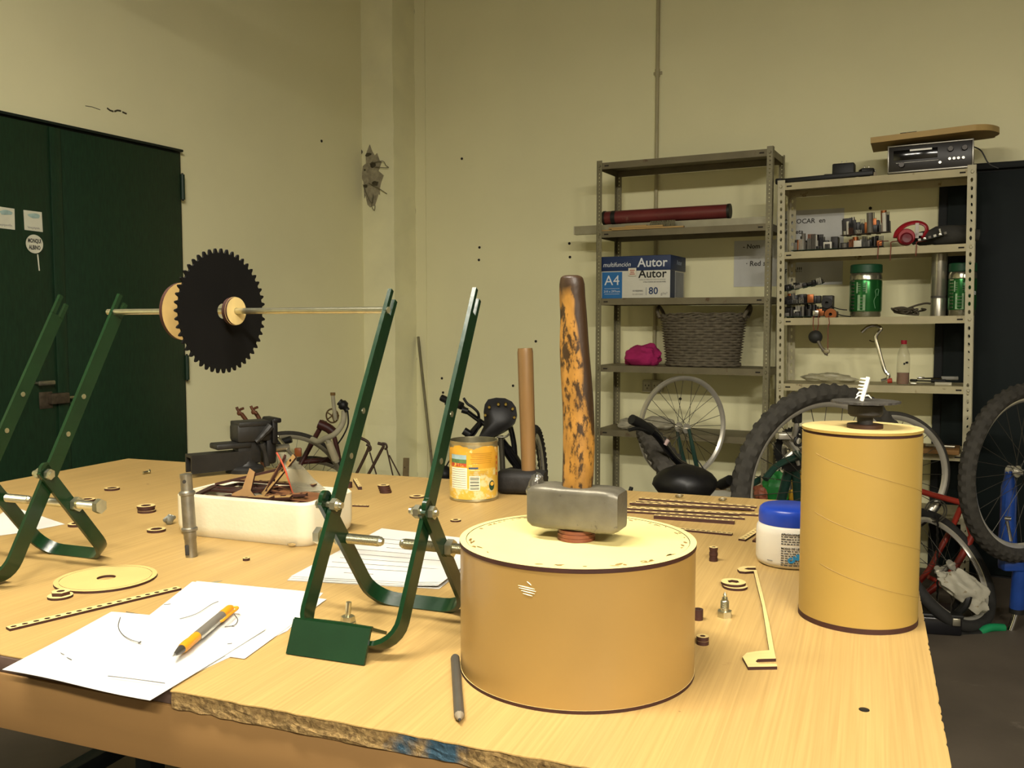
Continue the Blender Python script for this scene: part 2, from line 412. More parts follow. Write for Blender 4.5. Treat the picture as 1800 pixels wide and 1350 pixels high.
for s_, c_, k in ((s1, c1, 0), (s2, c2, 1)):
    obj('tint_splash', tf(prism([(random.uniform(.8, 1.1)*.03*math.cos(t), random.uniform(.6, 1)*.013*math.sin(t)) for t in [i*.5 for i in range(12)]], 0, .0006), MF(c_+V((0, .004, .022)))), tintm, s_, 0)
    obj('scribbled_word', tf(tube([(-.026+i_*.0022, .004*math.sin(i_*2.3+k)*(1 if i_ % 5 else 1.8), .0006) for i_ in range(25)], .0007, 4, 2), MF(c_+V((0, 0, -.028)))), greyink, s_)
rp = onleaf(60, 429); rs = obj('round_sticker', tf(prism(circ(.038, 36), 0, .0012), MF(rp)), stickerm, None, 0)
rs.location = K; rs.rotation_euler = (0, 0, YW); tag(rs, 'round cream balloon sticker with black hand lettering on the green door', 'sticker')
for body, dz in (('MONQUI', .012), ('ALBINO', -.015)): text('lettering', body, .0235, inkm, rs, MF(rp+V((.001, 0, dz)))@Matrix.Translation((0, 0, .001)), bold=.0009, sx=.60)
e0, e1 = onleaf(66, 447), onleaf(69, 476); obj('balloon_string', tube([V((.0412, e0.y, e0.z)), V((.0412, e1.y, e1.z))], .0025, 6), stickerm, rs)

# ---- dark door on the back wall behind the right rack
xa = rl(BW(1643, 600)).x; d2t = rl(BW(1740, 291)).z
d2 = room('door_2', box((xa+.75, -.01, d2t/2), (1.5, .02, d2t)), pm('door2_frame', '#080d0d', .7), 'dark teal door behind the right shelving')
obj('door_leaf', rbox((xa+.4, -.028, d2t/2-.01), (.72, .02, d2t-.05), .003), door2m, d2)
obj('door_leaf', rbox((xa+1.13, -.028, d2t/2-.01), (.72, .02, d2t-.05), .003), door2m, d2)
obj('door_lintel_edge', rbox((xa+.75, -.03, d2t-.008), (1.5, .04, .03), .004), MATS['door2_frame'], d2)

# ---- conduit and socket on the back wall
cx = rl(BW(1155, 300)).x; oz = rl(BW(1150, 672)).z
cd = thing('conduit_pipe', 'thin cream painted conduit pipe running down the back wall to the socket', 'pipe', K+E1*cx, YW)
pipem = pm('conduit_paint', '#b1a883', .5, var=.06)
obj('pipe', cyl((0, -.012, oz), (0, -.012, RZ-.02), .0105, n=14), pipem, cd)
for z in (1.55, 2.62, 3.3): obj('pipe_clip', join(cyl((0, -.012, z-.02), (0, -.012, z+.02), .0135, n=14), rbox((0, -.004, z), (.05, .006, .018), .002)), pipem, cd)
so = thing('wall_socket', 'cream twin power socket at the foot of the conduit behind the rim wheel', 'socket', K+E1*(cx-.005)+V((0, 0, oz)), YW)
obj('socket_box', rbox((0, -.02, -.02), (.115, .04, .07), .006), greyplast, so)
for sx in (-.026, .026):
    f_ = obj('outlet', rbox((sx, -.041, -.02), (.042, .004, .05), .002), pm('socket_face', '#cfc9ad', .45, var=.02), so)
    obj('outlet_hole', join(*[rbox((sx+dx, -.0435, -.02+dz), (.004, .002, .009), .0005, 1) for dx, dz in ((-.01, .004), (.01, .004), (0, -.012))]), inkm, f_)

# ---- hanging fluorescent fittings
lampwhite = pm('lamp_enamel', '#d8d6c8', .4, var=.03)
for i, (l, sx, sy, p, rz, om) in enumerate(LAMPS):
    t_ = thing('fluorescent_fitting', ['hanging fluorescent fitting over the left half of the bench', 'hanging fluorescent fitting behind the viewer, the left one', 'hanging fluorescent fitting behind the viewer, the right one'][i], 'lamp', (l[0], l[1], l[2]), rz, 'ceiling fittings')
    obj('housing', rbox((0, 0, .075), (sx+.08, sy+.1, .05), .01), lampwhite, t_)
    for y_ in (-.05, .05): obj('tube', cyl((-sx/2, y_, .03), (sx/2, y_, .03), .013, n=12), pm('lamp_tube', '#f4f1df', .4, var=0), t_)
    for x_ in (-.45, .45): obj('chain', tube([(x_, 0, .1), (x_, 0, RZ-l[2])], .003, 6), steelm, t_)

# ------------------------------------------------------------------ workbench
YT = R(-21.4)
bench = thing('workbench', 'long workbench with pale wood laminate top and raw chipboard front edge', 'workbench', (0, 0, 0), YT)
BI = Matrix.Rotation(-YT, 4, 'Z')
def bl(p): return BI @ p                        # world -> bench axes
BX0, BX1, BY0, BYL, BYR = -1.815, .071, .686, 1.852, 1.90
BN = bl(T(295, 1217)).x
def topmat():
    m = pm('laminate_top', '#d9b27c', .42, var=.05, scale=5, spec=.4); nt = m.node_tree; N = nt.nodes; Lk = nt.links
    b = N['Principled BSDF']; tc = N.new('ShaderNodeTexCoord')
    def noise(scale, st, det=4, rough=.5):
        mp = N.new('ShaderNodeMapping'); mp.inputs['Scale'].default_value = st; Lk.new(tc.outputs['Object'], mp.inputs[0])
        n = N.new('ShaderNodeTexNoise'); n.inputs['Scale'].default_value = scale; n.inputs['Detail'].default_value = det; n.inputs['Roughness'].default_value = rough; Lk.new(mp.outputs[0], n.inputs['Vector']); return n.outputs['Fac']
    def ramp(f, p0, p1, c0, c1):
        r = N.new('ShaderNodeValToRGB'); r.color_ramp.elements[0].position = p0; r.color_ramp.elements[1].position = p1
        r.color_ramp.elements[0].color = (*c0, 1); r.color_ramp.elements[1].color = (*c1, 1); Lk.new(f, r.inputs[0]); return r.outputs[0]
    def mix(f, a, c, mode='MIX', fac=1.0):
        x = N.new('ShaderNodeMix'); x.data_type = 'RGBA'; x.blend_type = mode
        if f is None: x.inputs['Factor'].default_value = fac
        else: Lk.new(f, x.inputs['Factor'])
        Lk.new(a, x.inputs[6])
        if isinstance(c, tuple): x.inputs[7].default_value = (*c, 1)
        else: Lk.new(c, x.inputs[7])
        return x.outputs[2]
    grain = ramp(noise(1.0, (330, 4.0, 1), 5, .55), .25, .75, lin('#a3854f'), lin('#b99a61'))
    broad = ramp(noise(1.0, (30, .9, 1), 3), .3, .7, (.93, .925, .91), (1.03, 1.02, 1.0))
    c = mix(None, grain, broad, 'MULTIPLY', 1.0)
    st = ramp(noise(9, (1, 1, 1), 8, .6), .70, .78, (0, 0, 0), (1, 1, 1)); c = mix(st, c, lin('#967446'))
    st2 = ramp(noise(31, (1, 1, 1), 4, .5), .745, .78, (0, 0, 0), (1, 1, 1)); c = mix(st2, c, lin('#6b5335'))
    Lk.new(c, b.inputs['Base Color']); return m
topm = topmat()
def outline(inset=0.0):
    """bench outline with a nibbled front and right edge"""
    rnd = random.Random(5); o = []
    n = 150
    for i in range(n+1):
        x = BX0+(BX1-BX0)*i/n; y = BY0+inset+(0.011 if x < BN else rnd.uniform(0, .0022)); o.append((x, y))
    o.insert(next(i for i, p in enumerate(o) if p[0] >= BN), (BN-.0005, BY0+inset))
    for i in range(1, 240): o.append((BX1-inset-(rnd.uniform(0, .0018) if rnd.random()<.3 else 0.0002), BY0+(BYR-BY0)*i/240))
    o += [(BX1, BYR), (BX0, BYL)]; return o
obj('laminate', prism(outline(), TZ-.0012, TZ), topm, bench, 0)
def chipmat():
    m = pm('chipboard', '#7d6238', .9, var=.35, scale=130, bump=1.0, bscale=140); nt = m.node_tree; N = nt.nodes; Lk = nt.links; b = N['Principled BSDF']
    src = b.inputs['Base Color'].links[0].from_socket; tc = N.new('ShaderNodeTexCoord')
    sp = N.new('ShaderNodeSeparateXYZ'); Lk.new(tc.outputs['Object'], sp.inputs[0])
    def mth(op, a, c=None, cl=False):
        x = N.new('ShaderNodeMath'); x.operation = op; x.use_clamp = cl
        for i, q in enumerate((a, c)):
            if q is None: continue
            if isinstance(q, (int, float)): x.inputs[i].default_value = q
            else: Lk.new(q, x.inputs[i])
        return x.outputs[0]
    vo = N.new('ShaderNodeTexVoronoi'); vo.inputs['Scale'].default_value = 260; Lk.new(tc.outputs['Object'], vo.inputs['Vector'])
    rp = N.new('ShaderNodeValToRGB'); rp.color_ramp.elements[0].color = (*lin('#453218'), 1); rp.color_ramp.elements[1].color = (*lin('#a88d58'), 1); Lk.new(vo.outputs['Color'], rp.inputs[0])
    mx = N.new('ShaderNodeMix'); mx.data_type = 'RGBA'; mx.inputs[0].default_value = .5; Lk.new(src, mx.inputs[6]); Lk.new(rp.outputs[0], mx.inputs[7])
    # blue paint smears on the raw edge
    no = N.new('ShaderNodeTexNoise'); no.inputs['Scale'].default_value = 26; no.inputs['Detail'].default_value = 5; Lk.new(tc.outputs['Object'], no.inputs['Vector'])
    g = mth('SUBTRACT', 1.0, mth('ABSOLUTE', mth('DIVIDE', mth('SUBTRACT', sp.outputs[0], BLUEX), .075)), True)
    f = mth('MULTIPLY', mth('SUBTRACT', mth('ADD', no.outputs['Fac'], mth('MULTIPLY', g, .45)), .74), 7.0, True)
    gg = mth('MULTIPLY', f, mth('GREATER_THAN', g, .01))
    m2 = N.new('ShaderNodeMix'); m2.data_type = 'RGBA'; Lk.new(gg, m2.inputs[0]); Lk.new(mx.outputs[2], m2.inputs[6]); m2.inputs[7].default_value = (*lin('#2c4654'), 1)
    Lk.new(m2.outputs[2], b.inputs['Base Color']); return m
BLUEX = bl(T(770, 1302)).x
chipm = chipmat()
def core():
    rnd = random.Random(9); vs, fs = [], []; o = outline(.0008); n = len(o); nz = 5
    for j in range(nz+1):
        z = TZ-.0012-.0175*j/nz
        for x, y in o:
            e = rnd.uniform(0, .0016); vs.append(V((x-(e if x > BX1-.01 else 0), y+(e if y < BY0+.02 else 0), z+(rnd.uniform(-.0012, .0012) if 0 < j else 0))))
    for j in range(nz):
        for i in range(n): fs.append((j*n+i, j*n+(i+1) % n, (j+1)*n+(i+1) % n, (j+1)*n+i))
    fs.append(tuple(range(nz*n, nz*n+n))); return vs, fs
obj('chipboard_core', core(), chipm, bench, 0)
obj('edge_band', rbox(((BX0+BN)/2, BY0+.0095, TZ-.0095), (BN-BX0, .003, .0165), .001), pm('dirty_edge_band', '#4f3d33', .7, var=.3, scale=40), bench)
aprm = pm('apron_board', '#7d5e36', .55, var=.08, scale=6, stretch=(.5, 4, 4))
obj('apron', rbox(((BX0+BX1)/2, BY0+.016, TZ-.0185-.031), (BX1-BX0-.004, .02, .062), .002), aprm, bench)
obj('apron', rbox((BX1-.03, (BY0+BYR)/2, TZ-.0495), (.02, BYL-BY0-.06, .062), .002), aprm, bench)
obj('apron', rbox(((BX0+BX1)/2, BYL-.03, TZ-.0495), (BX1-BX0-.06, .02, .062), .002), aprm, bench)
obj('apron', rbox((BX0+.03, (BY0+BYL)/2, TZ-.0495), (.02, BYL-BY0-.06, .062), .002), aprm, bench)
legm = pm('dark_blue_steel', '#1c2630', .5, .2, var=.2)
for x_ in (BX0+.16, BX1-.12):
    for y_ in (BY0+.12, BYL-.12): obj('leg', rbox((x_, y_, (TZ-.02)/2), (.05, .05, TZ-.02), .003), legm, bench)
for y_ in (BY0+.12, BYL-.12): obj('rail', rbox(((BX0+BX1)/2, y_, .22), (BX1-BX0-.33, .04, .04), .003), legm, bench)
for x_ in (BX0+.16, BX1-.12): obj('rail', rbox((x_, (BY0+BYL)/2, .22), (.04, BYL-BY0-.29, .04), .003), legm, bench)
p = bl(T(1519, 1248)); sc_ = obj('screw_head', lathe([(0, TZ-.001), (.0045, TZ-.001), (.0048, TZ+.0006), (.003, TZ+.0012), (0, TZ+.0012)], 16, (p.x, p.y, 0)), ironm, bench)
# dark tool case stored under the bench
tc_ = thing('tool_case', 'dark blue tool case on the floor under the left front of the bench', 'case', bl(V((0, 0, 0)))+V((-.36, 1.12, 0)), R(-20))
casem = pm('case_plastic', '#1f2a36', .5, var=.1)
obj('body', rbox((0, 0, .12), (.46, .26, .24), .02), casem, tc_); obj('lid', rbox((0, 0, .27), (.47, .27, .06), .02), casem, tc_)
obj('handle', tube([(-.07, 0, .3), (-.06, 0, .345), (.06, 0, .345), (.07, 0, .3)], .011, 8, 4), blackm, tc_)
for x_ in (-.13, .13): obj('latch', rbox((x_, -.135, .24), (.05, .012, .06), .004), blackm, tc_)
# ------------------------------------------------------------------ green folding stands
greenm = pm('green_enamel', '#0e2b14', .25, var=.14, scale=25, coat=.12, bump=.08, bscale=60, col2='#33503a', thr=.74)
SW, SLEN, LEAN = .0595, .4450, R(30.3)
def strip_path(path, w_, t, N):
    """flat bar swept along 3-D path, width along N"""
    vs, fs = [], []; m = len(path); N = V(N).normalized()
    for i, p in enumerate(path):
        a = path[max(0, i-1)]; b = path[min(m-1, i+1)]; d = (b-a).normalized(); q = N.cross(d).normalized()
        for s1, s2 in ((-1, -1), (1, -1), (1, 1), (-1, 1)): vs.append(p+q*(s1*t/2)+N*(s2*w_/2))
    for i in range(m-1):
        for j in range(4): fs.append((i*4+j, i*4+(j+1) % 4, (i+1)*4+(j+1) % 4, (i+1)*4+j))
    fs += [(3, 2, 1, 0), tuple(range(m*4-4, m*4))]; return vs, fs
def stud(x0, x1, y, z, r, rounded):
    """threaded rod along x with real ridges"""
    pts, rr = [], []; n = int(abs(x1-x0)/.0009)
    s = 1 if x1 > x0 else -1
    prof = []
    for i in range(n+1): prof.append((r if i % 2 else r*.86, i*.0009))
    L = n*.0009; prof = [(0, 0), (r*.8, 0)]+prof+([(r*.9, L+.002), (r*.6, L+.005), (0, L+.006)] if rounded else [(0, L)])
    sh = lathe(prof, 14); sh = rot(sh, R(90)*s, 'Y'); return mv(sh, x0, y, z)
SX = {-1: (-.100, -.020), 1: (.110, .012)}
footm = pm('scuffed_green_enamel', '#112c17', .38, var=.14, scale=25, bump=.15, bscale=50, col2='#3f543a', thr=.71)
def make_stand(name, label, loc, rz):
    st = thing(name, label, 'stand', loc, rz)
    d = V((0, math.sin(LEAN), math.cos(LEAN))); N = d.cross(V((1, 0, 0))).normalized(); x = V((1, 0, 0)); B0 = V((0, .0075, .0135))
    w_, t = .0225, .0052; rb = .030; path = []
    slot = .032
    def P(u, s): return B0+x*u+d*s
    path = [P(-SW, SLEN-slot), P(-SW, rb)]
    path = [P(-SW, SLEN-slot-(SLEN-slot-rb)*i/6) for i in range(7)]
    path += [P(-SW+rb-rb*math.cos(R(a)), rb-rb*math.sin(R(a))) for a in range(15, 91, 15)]
    path += [P(SW-rb+rb*math.sin(R(a)), rb-rb*math.cos(R(a))) for a in range(0, 91, 15)]
    path += [P(SW, rb+(SLEN-slot-rb)*i/6) for i in range(1, 7)]
    fr = obj('front_frame', strip_path(path, w_, t, N), greenm, st, 40)
    for u in (-SW, SW):                              # slotted ends: two prongs each, the inner one cut back
        for sgn, cut in ((1, .0), (-1, .0)):
            pw = .0068; off = N*(sgn*(w_/2-pw/2))
            L = slot-(0 if sgn < 0 else .007)
            pp = [P(u, SLEN-slot-.001)+off, P(u, SLEN-slot+L*.8)+off, P(u, SLEN-slot+L)+off]
            obj('slot_prong', strip_path(pp, pw, t, N), greenm, fr, 40)
        for s_ in (.275, .215):
            c = P(u, s_); obj('rivet_hole', join(cyl(c-x*(t/2+.0006), c+x*(t/2+.0006), .0038, n=12)), zincm, fr)
    # angle iron foot, ridge up
    def plate(y1, z1, x0, x1):
        a = V((0, 0, .0345)); b = V((0, y1, z1)); d_ = (b-a); nn = V((1, 0, 0)).cross(d_).normalized()*.0018
        vs = [V((x_, p_.y, p_.z))+q_*nn for q_ in (-1, 1) for x_, p_ in ((x0, a), (x1, a), (x1, b), (x0, b))]
        return vs, [(0, 1, 2, 3), (7, 6, 5, 4)]+[(i_, (i_+1) % 4, 4+(i_+1) % 4, 4+i_) for i_ in range(4)]
    obj('foot_plate', plate(-.0155, .0005, -.0625, .0335), footm, st, 0)
    obj('foot_flange', plate(.034, .019, -.0625, .0335), greenm, st, 0)
    obj('weld_bead', tube([(-.05, .004, .033), (-.02, .005, .0335), (.01, .005, .033), (.032, .005, .0325)], .0028, 6, 3), greenm, st)
    # rear frame
    hy, hz = .072, .148; by, bz = .182, .0055; RW = SW+.0065
    e = V((0, hy-by, hz-bz)); L = e.length; e.normalize(); N2 = e.cross(x).normalized(); rb2 = .034
    def Q(u, s): return V((u, by, bz))+e*s
    pth = [Q(-RW, L+.010-(L+.010-rb2)*i/5) for i in range(6)]
    pth += [Q(-RW+rb2-rb2*math.cos(R(a)), rb2-rb2*math.sin(R(a))) for a in range(15, 91, 15)]
    pth += [Q(RW-rb2+rb2*math.sin(R(a)), rb2-rb2*math.cos(R(a))) for a in range(0, 91, 15)]
    pth += [Q(RW, rb2+(L+.010-rb2)*i/5) for i in range(1, 6)]
    obj('rear_frame', strip_path(pth, .02, .0052, N2), greenm, st, 40)
    for sg in (-1, 1):
        ear = obj('hinge_ear', cyl((sg*(RW-.0026), hy-.001, hz+.006), (sg*(RW+.0026), hy-.001, hz+.006), .0105, n=20), greenm, st)
        b = obj('hinge_bolt', cyl((sg*(SW-.016), hy, hz), (sg*(RW+.012), hy, hz), .004, n=12), zincm, st)
        obj('bolt_head', hexp(.0078, .006, (RW+.0028 if sg > 0 else -RW-.0088, hy, hz), 'X'), zincm, b, 20)
        obj('nut', join(hexp(.0078, .0065, (sg*(SW-.0026)-(.0065 if sg > 0 else 0), hy, hz), 'X'), cyl((sg*(SW-.009), hy, hz), (sg*(SW-.0125), hy, hz), .0062, .0052, 14)), zincm, b, 20)
        c = V((0, .1175, .0975)); so = SX[sg]
        o_ = obj('threaded_stud', stud(so[0], so[1], c.y, c.z, .0064, True), zincm, st, 20)
        obj('stud_nut', hexp(.0108, .008, (sg*RW+(.003 if sg > 0 else -.011), c.y, c.z), 'X'), zincm, o_, 20)
        obj('stud_head', join(hexp(.0108, .008, (so[0]-(.0 if sg > 0 else .008), c.y, c.z), 'X')), zincm, o_, 20)
    return st
SRZ = R(-20.5); su = V((math.cos(SRZ), math.sin(SRZ), 0))
make_stand('wheel_stand', 'green folding steel stand in the middle beside the big drum', V((-.1944, .9639, TZ))+su*.0145, SRZ)
make_stand('wheel_stand', 'green folding steel stand at the left border in front of the green door', V((-.7373, 1.2149, TZ)), SRZ)

# ------------------------------------------------------------------ axle with sprocket between the two stands
A1 = V((-.6075, 1.3923, 1.2553)); A2 = V((-.1625, 1.1778, 1.2553))
ad = (A1-A2).normalized()                         # points left/back
ax = thing('axle_assembly', 'steel rod axle carrying a black chain sprocket between the two green stands', 'axle', A2, 0)
def onrod(px):                                    # parameter where the rod crosses pixel column px
    best = min(range(0, 800), key=lambda i: abs((900+FPX*(A2+ad*(i*.001)).x/((A2+ad*(i*.001)).y*math.cos(PITCH)))-px)); return best*.001
obj('rod', cyl(-ad*.004, ad*((A1-A2).length+.012), .0044, n=18), zincm, ax)
MR = ad.to_track_quat('Z', 'Y').to_matrix().to_4x4()
def teeth(n, r0, r1):
    o = []
    for i in range(n):
        for f, r in ((-.5, r0), (-.30, r0+.0006), (-.16, r1-.0016), (-.05, r1), (.05, r1), (.16, r1-.0016), (.30, r0+.0006), (.42, r0)): a = 2*math.pi*(i+f)/n; o.append((r*math.cos(a), r*math.sin(a)))
    return o
tsp = onrod(391); to = teeth(48, .0818, .0884)
sp = obj('sprocket', tf(ringplate(to, circ(.0108, len(to)), -.0016, .0016), Matrix.Translation(ad*tsp) @ MR), pm('black_sprocket', '#0b0a09', .75, var=.12, spec=.2), ax, 30)
def disc_on_rod(name, px, r, th, mats, hole=.0047):
    return obj(name, tf(ringplate(circ(r, 40), circ(hole, 40), -th/2, th/2), Matrix.Translation(ad*onrod(px)) @ MR), mats, ax, 30, matfn=lambda n, c: 0 if abs(n.dot(ad)) > .6 else 1)
scorch = pm('scorched_plywood', '#c2a264', .6, var=.1, scale=30, col2='#6d4a22', thr=.66)
disc_on_rod('wooden_disc', 322, .0418, .0056, [scorch, burnt])
for px_, r_ in ((408.5, .0190), (411.5, .0200), (414.5, .0194)): disc_on_rod('small_wooden_disc', px_, r_, .0030, [mdf_top, burnt])

# ------------------------------------------------------------------ big drum, puck, sledge hammer
drumside = pm('drum_cardboard', '#967740', .38, var=.07, scale=7, coat=.12, col2='#80602f', thr=.735, spec=.5)
bd = thing('cardboard_drum', 'wide brown cardboard drum carrying the sledge hammer', 'drum', (.0678, .9355, TZ), R(15))
DR, DH = .1215, .136
obj('bottom_disc', ringplate(circ(DR+.0005, 96), circ(.01, 96), 0, .0034), [mdf_top, burnt], bd, 30, matfn=edgefn)
sd = obj('drum_wall', lathe([(DR-.004, .0034), (DR, .0034), (DR, DH-.0042), (DR-.004, DH-.0042)], 96, close=True), drumside, bd)
obj('top_disc', prism(circ(DR-.0065, 96), DH-.0042, DH-.0004), [mdf_top2, burnt], bd, 30, matfn=edgefn)
obj('top_ring', ringplate(circ(DR+.0008, 96), circ(DR-.0058, 96), DH-.0042, DH), [mdf_top2, burnt], bd, 30, matfn=edgefn)
# scorch marks left by the laser along the rim of the lid
def scorch_marks(r, z, n, seed):
    rnd = random.Random(seed); ss = []
    for i in range(n):
        a = rnd.uniform(0, 2*math.pi); L_ = rnd.uniform(.003, .011); w_ = rnd.uniform(.0008, .0022); k = 9
        o = [(L_/2*math.cos(t)*rnd.uniform(.6, 1.2), w_*math.sin(t)*rnd.uniform(.5, 1.3)) for t in [2*math.pi*j/k for j in range(k)]]
        ss.append(tf(prism(o, 0, .00015), Matrix.Rotation(a, 4, 'Z') @ Matrix.Translation((0, -r+rnd.uniform(0, .006), z)) @ Matrix.Rotation(rnd.uniform(-.5, .5), 4, 'Z')))
    return join(*ss)
obj('scorch_marks', scorch_marks(DR-.0085, DH-.0004, 60, 3), pm('scorch_brown', '#7d5f2e', .8, var=.2, scale=80), bd, 0)['kind'] = 'stuff'
# pale scuff marks of torn tape on the wall
rnd = random.Random(4)
def onwall(px, py):
    r = ray(px, py); o = V((0, 0, CAMZ))-V((.0678, .9355, TZ)); a = r.x**2+r.y**2; b = 2*(o.x*r.x+o.y*r.y); c = o.x**2+o.y**2-(DR+.0002)**2
    t = (-b-math.sqrt(b*b-4*a*c))/(2*a); return Matrix.Rotation(-R(15), 3, 'Z') @ (o+r*t)
scm = pm('pale_scuff', '#f0e2b8', .4, var=.05)
for a_, b_ in (((911, 1029), (940, 1036)), ((912, 1033), (942, 1040)), ((916, 1038), (940, 1044)), ((919, 1043), (936, 1048)), ((926, 1022), (934, 1029))):
    obj('scuff_mark', tube([onwall(a_[0]+(b_[0]-a_[0])*i/4, a_[1]+(b_[1]-a_[1])*i/4) for i in range(5)], lambda t: .00025+.0004*math.sin(math.pi*min(1, max(0, t))), 5), scm, sd)
puckm = pm('reddish_puck', '#6b3a24', .5, var=.15, scale=30)
pk = thing('wooden_puck', 'small reddish brown puck under the hammer on the wide drum', 'puck', (.0668, .9305, TZ+DH), 0)
for i in range(3): obj('layer', prism(circ(.0195-.0008*(i == 2), 36), i*.0037, i*.0037+.0034), [puckm, burnt] if i else [puckm, puckm], pk, 30)
hz = TZ+DH+.0112
sh = thing('sledge_hammer', 'club hammer with worn yellow handle standing head down on the drum', 'hammer', (.0668, .9295, hz), R(-24))
headm = pm('forged_steel', '#6a6557', .45, .45, var=.25, scale=30, bump=.35, bscale=45, col2='#37352f', thr=.66)
def head(L, w_, h_, ch):
    vs, fs = [], []; xs = [(-L/2, .80), (-L/2+.006, .95), (-L/2+.02, 1.0), (-.012, .97), (.012, .97), (L/2-.02, 1.0), (L/2-.006, .96), (L/2, .84)]
    o = rrect(.5, .5, ch, 3); n = len(o)
    for x_, k in xs:
        for y_, z_ in o: vs.append(V((x_, y_*w_*k, h_/2+z_*h_*k)))
    for i in range(len(xs)-1):
        for j in range(n): fs.append((i*n+j, i*n+(j+1) % n, (i+1)*n+(j+1) % n, (i+1)*n+j))
    fs += [tuple(range(n))[::-1], tuple(range(len(vs)-n, len(vs)))]; return vs, fs
hd = obj('hammer_head', head(.098, .040, .0445, .13), headm, sh, 35)
obj('mushroomed_edge', mv(blob((0, 0, 0), (.007, .017, .012), 3, 12, 7, .5), -.047, .004, .040), pm('bright_chip', '#9a978c', .35, .9, var=.3, scale=80, bump=.5), hd)
def handle_mat():
    m = pm('worn_yellow_handle', '#94692b', .45, var=.35, scale=44, bump=.25, bscale=60, col2='#35230d', thr=.525, stretch=(1.6, 1.6, .7)); nt = m.node_tree; N = nt.nodes; Lk = nt.links
    b = N['Principled BSDF']; src = b.inputs['Base Color'].links[0].from_socket
    tc = N.new('ShaderNodeTexCoord'); sp_ = N.new('ShaderNodeSeparateXYZ'); Lk.new(tc.outputs['Object'], sp_.inputs[0])
    no = N.new('ShaderNodeTexNoise'); no.inputs['Scale'].default_value = 16; Lk.new(tc.outputs['Object'], no.inputs['Vector'])
    def mth(op, a, c, cl=False):
        x = N.new('ShaderNodeMath'); x.operation = op; x.use_clamp = cl
        for i, q in enumerate((a, c)):
            if isinstance(q, (int, float)): x.inputs[i].default_value = q
            else: Lk.new(q, x.inputs[i])
        return x.outputs[0]
    # paint worn to bare brown wood: the top end, and a strip down the right-hand side
    top = mth('MULTIPLY', mth('SUBTRACT', mth('ADD', sp_.outputs[2], mth('MULTIPLY', no.outputs['Fac'], .06)), .272), 90.0, True)
    bnd = mth('MULTIPLY', mth('SUBTRACT', mth('ADD', mth('ADD', mth('MULTIPLY', sp_.outputs[0], 1.0), mth('MULTIPLY', sp_.outputs[2], .105)), mth('MULTIPLY', no.outputs['Fac'], .016)), .0335), 500.0, True)
    f = mth('MAXIMUM', top, bnd)
    mx = N.new('ShaderNodeMix'); mx.data_type = 'RGBA'; Lk.new(f, mx.inputs[0]); Lk.new(src, mx.inputs[6])
    n2 = N.new('ShaderNodeTexNoise'); n2.inputs['Scale'].default_value = 40; mp = N.new('ShaderNodeMapping'); mp.inputs['Scale'].default_value = (2, 2, .3); Lk.new(tc.outputs['Object'], mp.inputs[0]); Lk.new(mp.outputs[0], n2.inputs['Vector'])
    r2 = N.new('ShaderNodeValToRGB'); r2.color_ramp.elements[0].color = (*lin('#21160b'), 1); r2.color_ramp.elements[1].color = (*lin('#3f2a15'), 1); Lk.new(n2.outputs['Fac'], r2.inputs[0]); Lk.new(r2.outputs[0], mx.inputs[7])
    Lk.new(mx.outputs[2], b.inputs['Base Color']); return m
# handle: oval, slightly crooked, swelling then waisted near the free end
HP = [(1.014, 862, 27), (1.016, 840, 28.5), (1.017, 780, 28.5), (1.016, 720, 27.5), (1.013, 660, 27), (1.010, 610, 26), (1.0085, 560, 24), (1.006, 525, 23.5), (1.005, 500, 23), (1.0045, 488, 20), (1.004, 484, 12)]
def hloc(px, py): q = D(px, py, .930)-V((.0668, .9295, hz)); return Matrix.Rotation(R(24), 3, 'Z') @ q
pts, rr = [], []
for a_, py, w_ in HP: pts.append(hloc(a_*1000, py)); rr.append(w_*pxlen(V((0, .93, 0))))
hs, hf = [], []; n = 20; rnd = random.Random(12)
ph_ = [rnd.uniform(0, 6) for _ in range(6)]
for i, p in enumerate(smooth_path(pts, 5)):
    t = i/5; j = min(len(rr)-2, int(t)); f = t-j; r_ = rr[j]*(1-f)+rr[j+1]*f
    for k in range(n):
        a = 2*math.pi*k/n; kk = 1+.02*math.sin(3*a+ph_[0]+p.z*40)+.025*math.sin(2*a+ph_[1]+p.z*23)
        hs.append(p+V((math.cos(a)*r_*kk, math.sin(a)*r_*.82*kk, 0)))
m_ = len(hs)//n
for i in range(m_-1):
    for k in range(n): hf.append((i*n+k, i*n+(k+1) % n, (i+1)*n+(k+1) % n, (i+1)*n+k))
hf += [tuple(range(n))[::-1], tuple(range((m_-1)*n, m_*n))]
obj('handle', (hs, hf), handle_mat(), sh, 50)

# ------------------------------------------------------------------ second hammer behind the drum
q = T(918, 874); s2p = V((q.x, q.y+.045, TZ))
s2 = thing('mallet', 'dark headed hammer with plain wooden handle standing behind the tin can', 'hammer', s2p, R(-12))
obj('mallet_head', head(.10, .062, .05, .3), pm('blackened_iron', '#211f1c', .65, .2, var=.3, scale=40, bump=.4, bscale=60), s2, 35)
mz = lambda px, py: (Matrix.Rotation(R(12), 3, 'Z') @ (D(px, py, s2p.y)-s2p))
b0, b1 = mz(930, 842), mz(923, 612)
obj('handle', tube([b0-V((0, 0, .01)), b0.lerp(b1, .25), b0.lerp(b1, .6), b0.lerp(b1, .97), b1], [.0150, .0158, .0162, .0164, .0150], 20), pm('varnished_wood', '#775a35', .4, var=.16, scale=14, stretch=(3, 3, .35), coat=.15, bump=.1), s2, 40)

